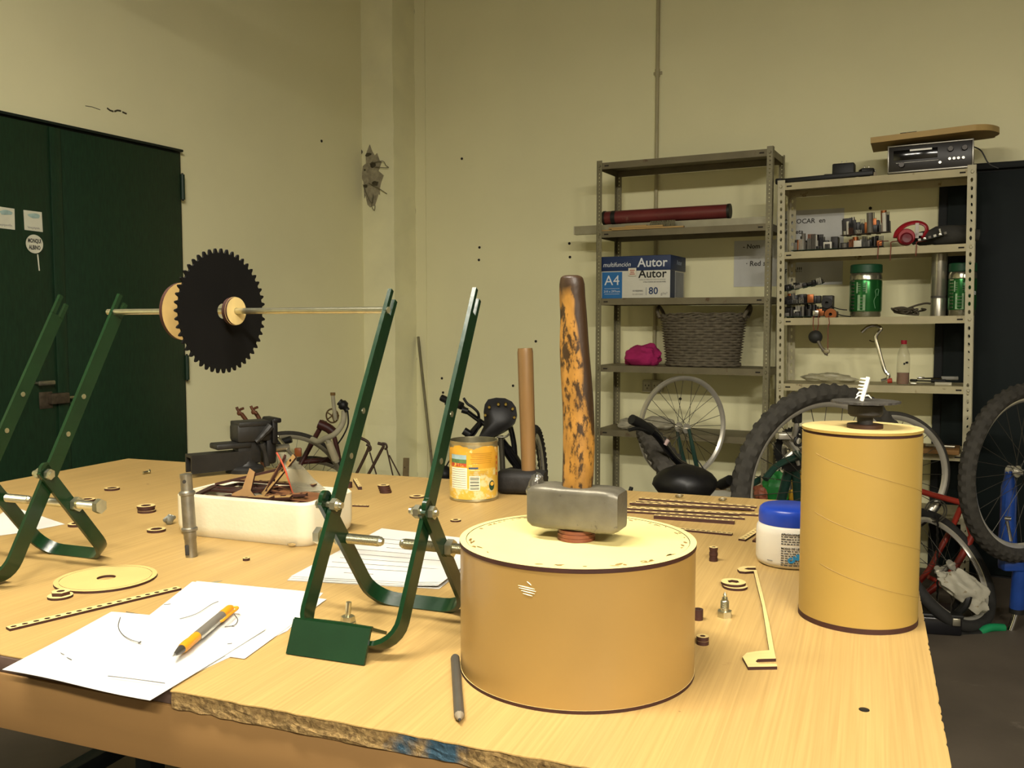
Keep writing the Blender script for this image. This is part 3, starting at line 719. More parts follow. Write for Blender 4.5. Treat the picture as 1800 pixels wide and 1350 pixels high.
# ------------------------------------------------------------------ tin can
q = T(831, 884); rc = 43.5*pxlen(q)*1.02; ch = 108*pxlen(q)*1.0
can = thing('tin_can', 'open tin can with torn yellow fruit label', 'can', (q.x, q.y+rc, TZ), math.atan2(q.x, q.y)*-1)
tin = pm('tinplate', '#b9b08c', .3, .85, var=.15, scale=30)
ribs = [(rc*.97, 0), (rc, .002), (rc*.985, .004)]
z = .010
while z < ch-.008: ribs += [(rc*.985, z), (rc*.978, z+.002)]; z += .004
ribs += [(rc*.985, ch-.004), (rc*1.005, ch-.002), (rc*1.005, ch), (rc*.975, ch), (rc*.965, ch-.003), (rc*.96, .004), (0, .004)]
obj('can_body', lathe([(0, .001)]+ribs, 48), [tin, pm('tin_inside_shaded', '#6e6850', .4, .7, var=.2, scale=40)], can, 60, matfn=lambda n_, c_: 1 if c_.z > .003 and (n_.x*c_.x+n_.y*c_.y < 0 or (n_.z > .7 and c_.z < .02)) else 0)  # same tin inside, its shade put into a darker copy of the colour
labm = pm('yellow_label', '#cda63e', .5, var=.12, scale=30, col2='#cfc08a', thr=.53)
labm2 = pm('orange_label', '#c9952c', .5, var=.15, scale=25, col2='#e6cf90', thr=.60)
lr = rc*.993; zl0, zl1 = .006, ch-.0085
n = 64; lv, lf = [], []; rnd = random.Random(8)
for i in range(n):
    a = 2*math.pi*i/n; top = zl1-.002+.003*math.sin(5*a)+rnd.uniform(-.0016, .0016)
    for z in (zl0, zl0+.045, zl0+.062, top): lv.append(V((lr*math.cos(a), lr*math.sin(a), z)))
for i in range(n):
    for j in range(3): lf.append((i*4+j, ((i+1) % n)*4+j, ((i+1) % n)*4+j+1, i*4+j+1))
lb = obj('label', (lv, lf), [labm, labm2], can, 60, matfn=lambda n_, c: 1 if c.z > zl0+.055 else 0)
def patchc(name, x, z, w_, h_, mat, lift=.0006, parent=None, circle=False):
    s = prism(circ(1, 24), 0, .0004) if circle else None
    if s: s = ([V((x+v.x*w_/2, -v.z-lift, z+v.y*h_/2)) for v in s[0]], s[1])
    else:
        vs, fs = [], []; k = 8
        for i in range(k+1):
            for zz in (z-h_/2, z+h_/2): vs.append(V((x-w_/2+w_*i/k, -lift, zz)))
        for i in range(k): fs.append((2*i, 2*i+2, 2*i+3, 2*i+1))
        s = (vs, fs)
    o = obj(name, s, mat, parent or lb, 0); on_cyl(o, lr); return o
px = pxlen(q)
def cz(py): return (884-py)*px
def cx_(pxx): # pixel column on the can -> arc length
    s = max(-1, min(1, (pxx-832)*px/rc)); return math.asin(s)*lr
sky_ = pm('print_sky', '#8ea6a6', .6, var=.25, scale=60); fld = pm('print_field', '#4c6a3c', .6, var=.3, scale=90); fruit = pm('print_fruit', '#b0452a', .6, var=.2, scale=60, col2='#e3b54a', thr=.55)
xw = cx_(819)-cx_(793); xm = (cx_(819)+cx_(793))/2
patchc('printed_picture', xm, cz(803), xw, 8*px, sky_); patchc('printed_picture', xm, cz(810.5), xw, 7*px, fld); patchc('printed_picture', xm, cz(817), xw, 6*px, fruit)
patchc('nutrition_panel', xm+.001, cz(841), xw*1.02, 38*px, pm('label_panel', '#e6dcb9', .6, var=.08, scale=60))
for i in range(9): patchc('panel_line', xm+.001, cz(825+i*4), xw*.9, .8*px, greyink, .0010)
bx_ = (cx_(824)+cx_(843))/2; bw = cx_(843)-cx_(824)
patchc('barcode_panel', bx_, cz(849), bw, 26*px, MATS['label_panel'])
for i in range(8): patchc('barcode_bar', bx_, cz(838+i*3), bw*.84, (1.6 if i % 2 else .8)*px, inkm, .0010)
patchc('printed_line', (cx_(823)+cx_(840))/2, cz(822), cx_(840)-cx_(823), 3*px, pm('label_blue', '#3a4a60', .6), .0008)
for i in range(6): patchc('printed_line', (cx_(823)+cx_(866))/2, cz(796+i*3.4), (cx_(866)-cx_(823))*(.9-.06*(i % 3)), .8*px, pm('label_brown', '#a8791c', .6), .0008)
for i in range(3): patchc('printed_line', (cx_(823)+cx_(858))/2, cz(828+i*3), (cx_(858)-cx_(823))*.9, .7*px, MATS['label_brown'], .0008)
patchc('round_seal', cx_(864), cz(855), .0145, .020, pm('seal_green', '#20402a', .6), .0008, circle=True)
patchc('round_seal', cx_(864), cz(852), .009, .008, pm('seal_yellow', '#e0a63c', .6), .0014, circle=True)
for i in range(4): patchc('red_letter', cx_(872.5), cz(806+i*10), .004, .006, pm('label_red', '#b23a26', .6), .0008)
# ------------------------------------------------------------------ tall drum with pulley and zip-tie tree
cardy = pm('yellow_cardboard', '#9f823f', .42, var=.06, scale=6, col2='#8a6c30', thr=.72, coat=.08)
td = thing('cardboard_tube', 'tall yellow cardboard tube at the right corner of the bench', 'drum', (.423, 1.095, TZ), 0)
TR, TH = .0685, .2335
obj('bottom_disc', prism(circ(TR+.0005, 72), 0, .0062), [burnt, burnt], td, 30)
tw = obj('tube_wall', lathe([(TR-.003, .006), (TR, .006), (TR, TH-.0065), (TR-.003, TH-.0065)], 72, close=True), cardy, td)
obj('top_band', lathe([(TR-.003, TH-.0065), (TR-.0012, TH-.0065), (TR-.0012, TH-.003), (TR-.003, TH-.003)], 72, close=True), burnt, td)
obj('top_disc', prism(circ(TR+.0004, 72), TH-.003, TH), [mdf_top, cardy], td, 30, matfn=edgefn)
for k_, (a0, z0) in enumerate(((-2.75, .205), (-2.75, .135), (-2.6, .075))):   # spiral seams of the wound card, a darker brown line
    obj('spiral_seam', tube([((TR+.0001)*math.cos(a0+i*.12), (TR+.0001)*math.sin(a0+i*.12), z0-i*.0024) for i in range(22)], .00035, 4), pm('seam_brown', '#8a6f35', .6, var=.1), tw)
pu = thing('pulley_hub', 'black pulley hub on the tall yellow tube', 'pulley', (.423, 1.085, TZ+TH), 0)
dkp = pm('dusty_black_plastic', '#2b2824', .6, var=.2, scale=50)
obj('base_washer', prism(circ(.0205, 36), 0, .0045), pm('brown_washer', '#38200f', .6), pu, 30)
obj('neck', cyl((0, 0, .0045), (0, 0, .014), .0088, .0095, 24), dkp, pu)
obj('hub', lathe([(0, .014), (.0170, .014), (.0198, .0165), (.0198, .027), (.0185, .029), (0, .029)], 36), dkp, pu)
def ragged(n, r): rnd = random.Random(2); return [(r*(1+rnd.uniform(-.06, .05))*math.cos(2*math.pi*i/n), r*(1+rnd.uniform(-.06, .05))*math.sin(2*math.pi*i/n)) for i in range(n)]
obj('toothed_rim', prism(ragged(60, .0385), .030, .0325), pm('worn_black_rim', '#3a3732', .6, var=.35, scale=80, col2='#8a857a', thr=.66), pu, 0)
zt = thing('zip_tie_tree', 'white plastic barbed stem standing in the pulley hub', 'fastener', (.421, 1.083, TZ+TH+.0325), 0)
whpl = pm('white_plastic', '#f3efdc', .4, var=.02)
obj('stem', tube([(-.004, 0, 0), (-.0005, 0, .012), (.0035, 0, .0285)], [.0042, .0046, .0036], 10, prof=(1, .6)), whpl, zt)
obj('stem_groove', tube([(-.0018, -.003, .004), (.001, -.0034, .014), (.0042, -.0026, .026)], .0009, 6), greyink, zt)
for i in range(6):
    z = .006+i*.004; x = -.002+i*.001
    for sg in ((-1, 1) if i == 0 else (-1,)): obj('barb', tube([(x, 0, z), (x+sg*.006, -.001, z+.0005), (x+sg*.0095, -.002, z-.003 if i < 2 else z+.001)], [.0013, .0011, .0006], 6), whpl, zt)

# ------------------------------------------------------------------ white jar with blue lid
q = T(1405, 1004); rj = 60*pxlen(q)
jar = thing('plastic_jar', 'white plastic jar with blue screw lid beside the tall tube', 'jar', (q.x, q.y+rj, TZ), 0)
jh = .112*rj/.048*.0+110*pxlen(q)*.975; lw = jh*.70
whj = pm('white_jar_plastic', '#d9d4c4', .35, var=.015)
jb = obj('jar_body', lathe([(0, .001), (rj*.86, 0), (rj*.95, .003), (rj, .010), (rj, lw-.012), (rj*.985, lw-.005), (rj*.93, lw), (rj*.88, lw+.004), (0, lw+.004)], 56), whj, jar, 50)
blue = pm('blue_lid_plastic', '#1d3fa6', .32, var=.03)
ll = []
for z in (lw+.001, jh-.006): ll.append((rj*.93, z))
obj('lid', lathe([(rj*.86, lw+.0005), (rj*.93, lw+.001), (rj*.935, lw+.006), (rj*.93, jh-.010), (rj*.90, jh-.004), (rj*.82, jh-.0005), (0, jh)], 56), blue, jar, 50)
def on_jar(o): on_cyl(o, rj+.0003); return o
px = pxlen(q)
def jx(p): return math.asin(max(-1, min(1, (p-1403)*px/rj)))*rj
def jz(p): return (1004-p)*px
L0 = jx(1372)
words = ['APLICACIONES', 'La cola sirve para', 'pegar madera y carton', 'tableros, enchapados y', 'otras superficies', '', 'MODO DE USO', 'Sacar bien el polvo', 'aplicar en ambas caras', 'presionar y dejar', 'secar 24 horas', 'a temperatura', 'Cerrar el envase', 'No usar con frio']
for i, wd in enumerate(words):
    zt_ = jz(939+i*4.3)
    if wd.isupper(): on_jar(text('label_text', wd, .0042, inkm, jb, upright(L0, 0, zt_), align='LEFT', bold=.00008, ext=.0002))
    elif wd:                                     # lines too small to read: rows of word-long dashes
        x_ = L0; rw = random.Random(i)
        while x_ < L0+.034:
            wl2 = rw.uniform(.002, .0065); vv = []
            for k_ in range(4):
                for zz_ in (zt_-.0008, zt_+.0008): vv.append(V((x_+wl2*k_/3, -.0002, zz_)))
            on_jar(obj('print_dash', (vv, [(2*k_, 2*k_+2, 2*k_+3, 2*k_+1) for k_ in range(3)]), pm('label_grey_ink', '#4d4b47', .7, var=0), jb, 0)); x_ += wl2+.0014
brand = Matrix.Translation((jx(1384), -.0006, jz(988))) @ Matrix.Rotation(R(90), 4, 'X') @ Matrix.Rotation(R(27), 4, 'Z')
on_jar(text('brand_lettering', 'CARP', .0098, pm('label_cyan', '#2a86b8', .5), jb, brand, align='LEFT', bold=.0009, ext=.0003))
on_jar(obj('print_dash', ([V((jx(1353)+.009*k_/3, -.0002, jz(990)+zz_)) for k_ in range(4) for zz_ in (-.0007, .0007)], [(2*k_, 2*k_+2, 2*k_+3, 2*k_+1) for k_ in range(3)]), greyink, jb, 0))

# ------------------------------------------------------------------ foam box full of laser cut parts
c0, c1 = T(304, 940), T(541, 965)
bang = ang(c0, c1); bw_, bd_ = (c1-c0).length, .150
cc = (c0+c1)/2+V((-math.sin(bang), math.cos(bang), 0))*(bd_/2)
fb = thing('foam_box', 'white foam box full of laser cut wooden parts', 'box', (cc.x, cc.y, TZ), bang)
foam = pm('white_foam', '#ddd5b8', .75, var=.02, scale=40, bump=.12, bscale=160)
BH = .071
def foambox(a, b, h, wall, fl):
    oo = rrect(a, b, .022, 6); ob = rrect(a-.008, b-.008, .022, 6); oi = rrect(a-wall, b-wall, .016, 6); st_ = rrect(a-wall*.55, b-wall*.55, .018, 6); n = len(oo); vs, fs = [], []
    rings = [(ob, 0), (rrect(a-.002, b-.002, .022, 6), .008), (oo, .02), (oo, h-.003), (rrect(a-.003, b-.003, .02, 6), h), (st_, h), (st_, h-.006), (oi, h-.006), (oi, fl)]
    for o, z in rings: vs += [V((x, y, z)) for x, y in o]
    for j in range(len(rings)-1):
        for i in range(n): fs.append((j*n+i, j*n+(i+1) % n, (j+1)*n+(i+1) % n, (j+1)*n+i))
    fs += [tuple(range(n))[::-1], tuple(range(len(vs)-n, len(vs)))]; return vs, fs
obj('foam_body', foambox(bw_/2, bd_/2, BH, .017, .012), foam, fb, 40)
obj('foam_chip', blob((bw_/2-.03, -bd_/2+.0, .004), (.008, .002, .003), 3, 8, 5), pm('foam_dirt', '#a88f5c', .9), fb)
FM = Matrix.Translation((cc.x, cc.y, TZ)) @ Matrix.Rotation(bang, 4, 'Z')
def inbox(name, label, s, loc, eul, mats, cat='wooden part', group=None, smooth=30, fn=True):
    o = obj(name, s, mats, None, smooth); 
    if fn and isinstance(mats, list):
        for p_ in o.data.polygons: p_.material_index = edgefn(p_.normal, None)
    o.matrix_world = FM @ Matrix.Translation(loc) @ Euler([R(e) for e in eul]).to_matrix().to_4x4()
    return tag(o, label, cat, group)
dk = [burnt2, burnt]; lt = [mdf_top, burnt]; md = [pm('smoked_plywood', '#6a4426', .6, var=.3, scale=30), burnt]
G_ = 'laser cut parts in the foam box'
def ringfr(a, b, w_, t): return ringplate(rrect(a, b, .008, 3), rrect(a-w_, b-w_, .006, 3), 0, t)
inbox('rectangular_cutout', 'dark burnt rectangular frame lying at the front left of the foam box', ringfr(.06, .04, .01, .004), (-.055, -.012, .062), (3, 4, 12), dk, group=G_)
inbox('rectangular_cutout', 'dark burnt rectangular frame lying deepest in the foam box', ringfr(.07, .035, .009, .004), (-.03, .01, .046), (-4, 3, -8), dk, group=G_)
inbox('rectangular_cutout', 'brown frame lying flat at the front right of the foam box', ringfr(.05, .03, .008, .004), (.035, -.014, .058), (2, -3, 8), md, group=G_)
inbox('cut_strip', 'long dark strip leaning over the left rim of the foam box', holed_strip(.16, .011, .004, 9, .003, .003), (-.112, .012, .072), (0, -14, 12), dk, group=G_)
lt_ = [pm('dull_plywood', '#8f7142', .6, var=.12, scale=30), burnt]
inbox('cut_strip', 'pale edged strip lying along the back rim of the foam box', holed_strip(.17, .012, .004, 10, .003, .003), (-.10, .040, .0758), (0, 0, 2), lt_, group=G_)
inbox('cut_strip', 'dark strip with bright end standing up out of the foam box', holed_strip(.085, .012, .004, 3, .0025, .0025), (-.004, .0, .060), (30, -58, 5), md, group=G_)
inbox('cut_strip', 'pale edged strip crossing the upright strip in the foam box', holed_strip(.09, .009, .004, 4, .0025, .0025), (.0, -.004, .064), (60, -50, 14), lt_, group=G_)
inbox('cut_bracket', 'forked brown bracket in the middle of the foam box', join(prism([(-.026, 0), (.026, 0), (.022, .008), (.008, .018), (.006, .05), (-.006, .055), (-.009, .018), (-.024, .008)], 0, .004)), (-.014, -.038, .060), (68, 6, 4), [pm('tan_plywood', '#86653b', .6, var=.15, scale=30), burnt], group=G_)
for i, (x, y, z, r) in enumerate(((.028, .022, .064, .034), (.032, .02, .069, .030), (.024, .0, .056, .036))):
    o_ = circ(r, 36); s = join(ringplate(o_, circ(r-.006, 36), 0, .0035), ringplate(circ(.008, 36), circ(.003, 36), 0, .0035), *[rot(box((r*.5, 0, .00175), (r-.010, .004, .0034)), R(k*72)) for k in range(5)])
    inbox('spoked_ring', ['top', 'second', 'lowest'][i]+' brown spoked ring in the right half of the foam box', s, (x, y, z), (4-3*i, 5, 20*i), md, 'ring', G_)
SL = ['short dark strip at the left end of the foam box', 'short dark strip in front of the forked bracket', 'short dark strip at the right end of the foam box', 'short brown strip under the long leaning strip', 'short brown strip behind the spoked rings', 'short dark strip lying across the middle of the foam box', 'short dark strip beside the plastic bag']
for i, (x, y, a) in enumerate(((-.075, -.045, 10), (-.02, -.05, -6), (.055, -.045, 18), (-.06, .03, -20), (.01, .045, 8), (-.03, -.02, 30), (.075, -.01, -50))):
    inbox('cut_strip', SL[i], holed_strip(.07, .012, .004, 4, .003, .003), (x-.03, y*.75, .060+.004*(i % 3)), (4*(i % 4)-6, 3-3*(i % 3), a), dk if i % 2 else md, group=G_)
inbox('windowed_cutout', 'dark burnt cutout with two windows lying in the left half of the foam box', join(ringplate(rrect(.055, .034, .004, 3), rrect(.045, .024, .003, 3), 0, .004), box((0, 0, .002), (.008, .05, .0038))), (-.055, .012, .068), (2, -3, -14), dk, 'wooden part', G_)
inbox('holed_cutout', 'brown burnt cutout lying under the plastic bag in the foam box', ringplate(rrect(.04, .028, .004, 3), rrect(.014, .010, .006, 3), 0, .004), (.068, .0, .064), (4, 5, 12), md, 'wooden part', G_)
for i, (x, y, a) in enumerate(((.05, -.052, 12), (.022, -.05, -10))):
    inbox('cut_tab', ['pale toothed tab nearest the front right corner of the foam box', 'pale toothed tab left of the plastic bag in the foam box'][i], prism([(0, 0), (.05, 0), (.05, .012), (.04, .012), (.04, .007), (.03, .007), (.03, .012), (.012, .012), (.012, .007), (0, .007)], 0, .004), (x-.02, y, .066), (10, -4, a), lt_, group=G_)
# zip bag leaning in the box
def bagsheet(off):
    vs, fs = [], []; nu, nv = 14, 8
    P0 = [(487, 795), (499, 818), (508, 842), (516, 868)]; P1 = [(505, 796), (531, 818), (552, 842), (573, 860)]
    for i in range(nu+1):
        t = i/nu*3; j = min(2, int(t)); f = t-j
        a = [P0[j][k]*(1-f)+P0[j+1][k]*f for k in (0, 1)]; b = [P1[j][k]*(1-f)+P1[j+1][k]*f for k in (0, 1)]
        for k in range(nv+1):
            g = k/nv; Y = cc.y-.02+.05*g+.006*math.sin(g*5+t*2)-.03*(1-t/3)*0
            p = D(a[0]*(1-g)+b[0]*g, a[1]*(1-g)+b[1]*g, Y); vs.append(p+V((0, off*math.sin(math.pi*g), 0)))
    for i in range(nu):
        for k in range(nv): q_ = i*(nv+1)+k; fs.append((q_, q_+1, q_+nv+2, q_+nv+1))
    return vs, fs
bagm = pm('clear_plastic_bag', '#8d8770', .25, var=.15, scale=30, alpha=.6)
bg = thing('zip_bag', 'clear plastic zip bag with red seal sticking out of the foam box', 'bag')
obj('front_sheet', bagsheet(-.006), bagm, bg, 60); obj('back_sheet', bagsheet(.006), bagm, bg, 60)
obj('red_seal', tube([D(x, y, cc.y-.021) for x, y in ((486, 795), (498, 818), (507, 842), (516, 868))], .0016, 6, 3), pm('seal_red', '#b4482c', .5), bg)
for o_ in bg.children: o_.data.update()

# ------------------------------------------------------------------ bench vise
q = T(421, 834); vb = V((q.x, q.y+.045, TZ)); s_ = pxlen(vb)
vise = thing('bench_vise', 'dark grey cast iron bench vise on the back left of the bench', 'vise', vb, R(38))
cast = pm('cast_iron_grey', '#282724', .5, .35, var=.2, scale=30, bump=.2, bscale=60)
jawm = pm('cast_iron_black', '#131211', .5, .3, var=.2, scale=30)
obj('swivel_base', lathe([(0, 0), (.050, 0), (.050, .009), (.046, .013), (.038, .016), (0, .016)], 40), cast, vise, 40)
obj('body', join(tube([(.004, 0, .012), (.004, 0, .045)], [.030, .026], 4, prof=(1, .9)), lathe([(.034, .014), (.026, .022), (.022, .035), (.022, .05)], 24, (.004, 0, 0))), cast, vise, 40)
obj('pillar', rbox((.006, 0, .048), (.066, .044, .056), .008), cast, vise)
ch_o = [(-.024, 0), (-.024, .044), (.024, .044), (.024, 0), (.017, 0), (.017, .037), (-.017, .037), (-.017, 0)]
obj('slide_channel', tf(prism(ch_o, -.150, .01), Matrix(((0, 0, 1, 0), (1, 0, 0, 0), (0, 1, 0, .010), (0, 0, 0, 1)))), cast, vise, 20)
obj('anvil_plate', rbox((-.038, 0, .069), (.095, .056, .014), .004), cast, vise)
obj('rear_jaw', join(rbox((.018, 0, .098), (.098, .062, .048), .010), rbox((.018, 0, .120), (.088, .066, .012), .003)), cast, vise)
obj('front_jaw', join(rbox((.072, 0, .098), (.016, .074, .062), .004), rbox((.078, 0, .125), (.024, .078, .012), .004), rbox((.066, 0, .05), (.03, .05, .07), .008)), jawm, vise)
obj('lock_rib', tube([(.035, -.034, .07), (.042, -.036, .045), (.048, -.034, .014)], [.009, .006, .008], 10, 4), cast, vise)
obj('jaw_sweep', tube([(.02, -.03, .075), (.035, -.033, .088), (.06, -.034, .112)], [.006, .008, .011], 10, 4), cast, vise)
obj('screw', cyl((.085, 0, .05), (.125, 0, .05), .010, n=16), steelm, vise)
obj('screw_handle', join(cyl((.118, -.055, .028), (.118, .055, .072), .0042, n=10), blob((.118, -.055, .028), (.006, .006, .006), 1, 8, 6, 0), blob((.118, .055, .072), (.006, .006, .006), 1, 8, 6, 0)), steelm, vise)

vise.scale = (.9, .9, .97)
# ------------------------------------------------------------------ standing metal hub axle
q = T(333, 981); s_ = pxlen(q); L = (981-832)*s_*1.0
ha = thing('hub_axle', 'worn steel stepped hub axle standing upright left of the foam box', 'axle', (q.x, q.y+.009, TZ), 0)
wst = pm('worn_steel', '#8c887a', .38, .85, var=.25, scale=50, bump=.2, bscale=90)
tilt = Matrix.Rotation(R(-2.5), 4, 'Y')
def hz_(py): return (981-py)*s_*1.02
pr = [(.0001, 0), (.0088, 0), (.0088, hz_(950)), (.0095, hz_(948)), (.0095, hz_(936)), (.0122, hz_(934)), (.0122, hz_(930)), (.0098, hz_(928)), (.0098, hz_(872)), (.0122, hz_(870)), (.0122, hz_(866)), (.0090, hz_(863)), (.0088, hz_(842)), (.0094, hz_(840)), (.0092, hz_(834)), (.0001, hz_(832))]
obj('shaft', tf(lathe(pr, 28), tilt), wst, ha, 30)
obj('keyway', tf(rbox((-.003, -.0085, .012), (.006, .003, .016), .001), tilt), pm('dark_slot', '#2b2822', .8), ha)
obj('cross_hole', tf(cyl((0, -.0095, hz_(846)), (0, -.0080, hz_(846)), .0028, n=12), tilt), MATS['dark_slot'], ha)

# ------------------------------------------------------------------ flat laser cut pieces and small hardware on the bench
def flat(name, label, cat, s, px, py, rz=0.0, mats=None, dz=0.0, group=None, smooth=30):
    p = T(px, py); o = obj(name, s, mats or lt, None, smooth, (p.x, p.y, TZ+dz), rz, edgefn); return tag(o, label, cat, group)
def ring(ro, ri, t=.0032, hexhole=False): return ringplate(circ(ro, 36), circ(ri, 36) if not hexhole else [(ri/math.cos(((2*math.pi*i/36+math.pi/6) % (math.pi/3))-math.pi/6)*math.cos(2*math.pi*i/36)*.92, ri/math.cos(((2*math.pi*i/36+math.pi/6) % (math.pi/3))-math.pi/6)*math.sin(2*math.pi*i/36)*.92) for i in range(36)], 0, t)
scorch2 = pm('toasted_plywood', '#c6a868', .6, var=.06, scale=14, col2='#a98243', thr=.68)
cL, cR = T(95, 1027), T(278, 1010); rr_ = (cR-cL).length/2
flat('plywood_disc', 'large pale plywood disc with scorched rim and centre hole lying flat', 'disc', join(ring(rr_, rr_-.0065, .0034), ring(rr_-.0072, .0125, .0034), ring(rr_-.004, rr_-.009, .0024)), 187, 1019, mats=[scorch2, burnt])
G2 = 'loose plywood rings on the bench'
flat('plywood_ring', 'thin wide plywood ring under the hexagon ring beside the large disc', 'ring', ring(.0155, .006), 106, 1050, group=G2)
flat('hexagon_ring', 'small hexagonal plywood ring stacked beside the large plywood disc', 'ring', ringplate(circ(.011, 36)[:0] or [(.0105*math.cos(2*math.pi*i/36)/max(.866, abs(math.cos(((2*math.pi*i/36) % (math.pi/3))-math.pi/6))), .0105*math.sin(2*math.pi*i/36)/max(.866, abs(math.cos(((2*math.pi*i/36) % (math.pi/3))-math.pi/6)))) for i in range(36)], circ(.005, 36), 0, .0045), 107, 1049, dz=.0032, group=G2)
for px_, py_, lab in ((197, 861, 'plywood ring farthest back on the left of the bench'), (153, 881, 'plywood ring half hidden by the left stand bolt'), (275, 934, 'plywood ring lying between the large disc and the grey wing nut'), (136, 924, 'plywood ring half hidden by the rear leg of the left stand')):
    flat('plywood_ring', lab, 'ring', ring(.0155, .0095, .0045), px_, py_, group=G2)
for k in range(3): flat('plywood_ring', ['bottom', 'middle', 'top'][k]+' ring of the stack of three left of the foam box', 'ring', ring(.0165 if k != 1 else .0155, .009, .0042), 257+(k == 0)*1, 900, dz=.0043*k, group=G2)
flat('plywood_ring', 'tiny dark ring in front of the foam box', 'ring', ring(.0052, .0024, .004), 433, 985, group=G2)
flat('plywood_ring', 'small ring between the middle stand and the tin can', 'ring', ring(.0098, .005, .003), 801, 916, group=G2)
flat('plywood_ring', 'ring half hidden behind the right upright of the middle stand', 'ring', ring(.0155, .008, .003), 733, 874, group=G2)
flat('plywood_ring', 'small dark ring behind the right side of the foam box', 'ring', ring(.009, .004, .012), 612, 857, mats=dk, group=G2)
def two(a, b): p, q_ = T(*a), T(*b); return p, (q_-p).length, ang(p, q_)
def strip2(name, label, a, b, w_=.011, n=10, t=.0032, dz=0.0, hx=.0026, hy=.0026, mats=None, group=None, cat='strip'):
    p, L_, an = two(a, b); o = obj(name, holed_strip(L_, w_, t, n, hx, hy), mats or lt, None, 0, (p.x, p.y, TZ+dz), an, edgefn); return tag(o, label, cat, group)
strip2('perforated_strip', 'long perforated plywood strip running under the front paper', (14, 1108), (315, 1036), .0118, 17, hx=.0036, hy=.0033)
# bundle of toothed strips behind the drum
G3 = 'perforated strips behind the big drum'
B_ = [((1124, 878), (1330, 893), 'rearmost', 0), ((1119, 883), (1326, 898), 'second from the back', .0), ((1107, 889), (1319, 899), 'third from the back, lying on top', .0034), ((1098, 893), (1333, 907), 'fourth from the back', 0.0), ((1094, 898), (1300, 909), 'fifth from the back, lying on top', .0034), ((1090, 900), (1309, 913), 'sixth from the back', 0), ((1150, 911), (1291, 921), 'single thick one nearest the bundle', .0), ((1160, 929), (1287, 941), 'foremost one beside the drum rim', .0)]
for i, (a, b, lab, dz) in enumerate(B_): strip2('perforated_strip', 'perforated plywood strip behind the big drum, '+lab, a, b, .0105 if i < 6 else .012, 14, .0036 if i != 6 else .0066, dz, .0046, .0028, group=G3)
strip2('perforated_strip', 'short pale perforated strip lying alone in front of the white jar', (1304, 951), (1343, 926), .012, 9, hx=.0022, hy=.003, group=G3)
strip2('perforated_strip', 'short dark perforated strip tucked against the white jar', (1331, 954), (1349, 938), .016, 6, hx=.002, hy=.005, mats=md, group=G3)
for px_, py_, lab in ((1194, 876, 'thin metal ring behind the strip bundle, the left one'), (1270, 882, 'thin metal ring behind the strip bundle, the right one')):
    p = T(px_, py_); tag(obj('metal_ring', torus((0, 0, .005), (0, .5, 1), .0075, .0014, 24, 8), steelm, None, 60, p), lab, 'ring')
strip2('toothed_comb', 'short toothed plywood comb behind the foam box', (624, 846), (633, 861), .008, 5, .007, hx=.0018, hy=.003, cat='comb')
strip2('toothed_comb', 'little flat toothed tab beside the middle stand hinge', (620, 890), (648, 891), .006, 4, .003, hx=.002, hy=.0012, cat='comb')
for k in range(4): flat('cut_block', ['lowest', 'second lowest', 'second highest', 'highest'][k]+' piece of the leaning stack behind the middle stand', 'wooden part', ring(.0125, .006, .004), 678-k*1.2, 866, dz=.0042*k, mats=md if k < 3 else lt, group='leaning stack of rings')
# right-hand bits
for k in range(5): flat('plywood_ring', ['lowest', 'second', 'middle', 'fourth', 'topmost'][k]+' ring of the little tower beside the wide drum', 'ring', ring(.0064-.0006*(k % 2), .003, .0042), 1254, 986, dz=.0043*k, mats=[burnt2 if k < 4 else mdf_top, burnt], group='little ring tower')
flat('plywood_ring', 'plywood ring under the hexagon holed ring on the right of the drum', 'ring', ring(.0165, .009, .0034), 1292, 1033, group=G2)
flat('plywood_ring', 'plywood ring with hexagonal hole lying on top of another ring', 'ring', ring(.0165, .0078, .0034, True), 1289, 1031, dz=.0036, group=G2)
for k in range(2): flat('plywood_ring', ['lower', 'upper'][k]+' ring of the pair half hidden behind the wide drum', 'ring', ring(.0068, .003, .0045), 1235, 1132, dz=.0048*k, group=G2)
flat('plywood_ring', 'dark ring peeking out behind the right side of the wide drum', 'ring', ring(.006, .003, .013), 1227, 1089, mats=dk, group=G2)
# hooked plywood link
def P2(px_, py_): p = T(px_, py_); return (p.x, p.y)
def poly(name, label, cat, pts, t, mats=None):
    p0 = T(*pts[0]); o = obj(name, prism([(T(*p).x-p0.x, T(*p).y-p0.y) for p in pts], 0, t), mats or lt, None, 0, (p0.x, p0.y, TZ), 0, edgefn); return tag(o, label, cat)
poly('hooked_link', 'long thin plywood link with a slotted hook at each end', 'wooden part',
     [(1328, 999), (1308, 999), (1300, 1001), (1296, 1004), (1300, 1008), (1310, 1009), (1325, 1008), (1330, 1030), (1340, 1070), (1352, 1148), (1330, 1150), (1312, 1153), (1305, 1160), (1315, 1178), (1366, 1177), (1365, 1172), (1334, 1172), (1328, 1168), (1332, 1164), (1364, 1163), (1361, 1150), (1352, 1100), (1341, 1050), (1330, 1006), (1315, 1005.5), (1308, 1004), (1314, 1002), (1328, 1002)], .0034)
# lag screw standing on its head
q = T(1275, 1086); s_ = pxlen(q)
lsw = thing('lag_screw', 'pointed zinc lag screw standing on its hexagon head', 'screw', (q.x, q.y+.004, TZ), R(10))
lsw.scale = (1.12, 1.12, 1.25)
obj('head', hexp(.0082, .0062), zincm, lsw, 20)
tp = [(.0, .0062), (.0045, .0062), (.0043, .009)]
for i in range(9): tp += [(.0048-.0002*i*(i > 5), .009+i*.0013), (.0038-.0003*i*(i > 5), .00965+i*.0013)]
tp += [(.0022, .0218), (0, .0252)]
obj('shank', lathe(tp, 16), zincm, lsw, 50)
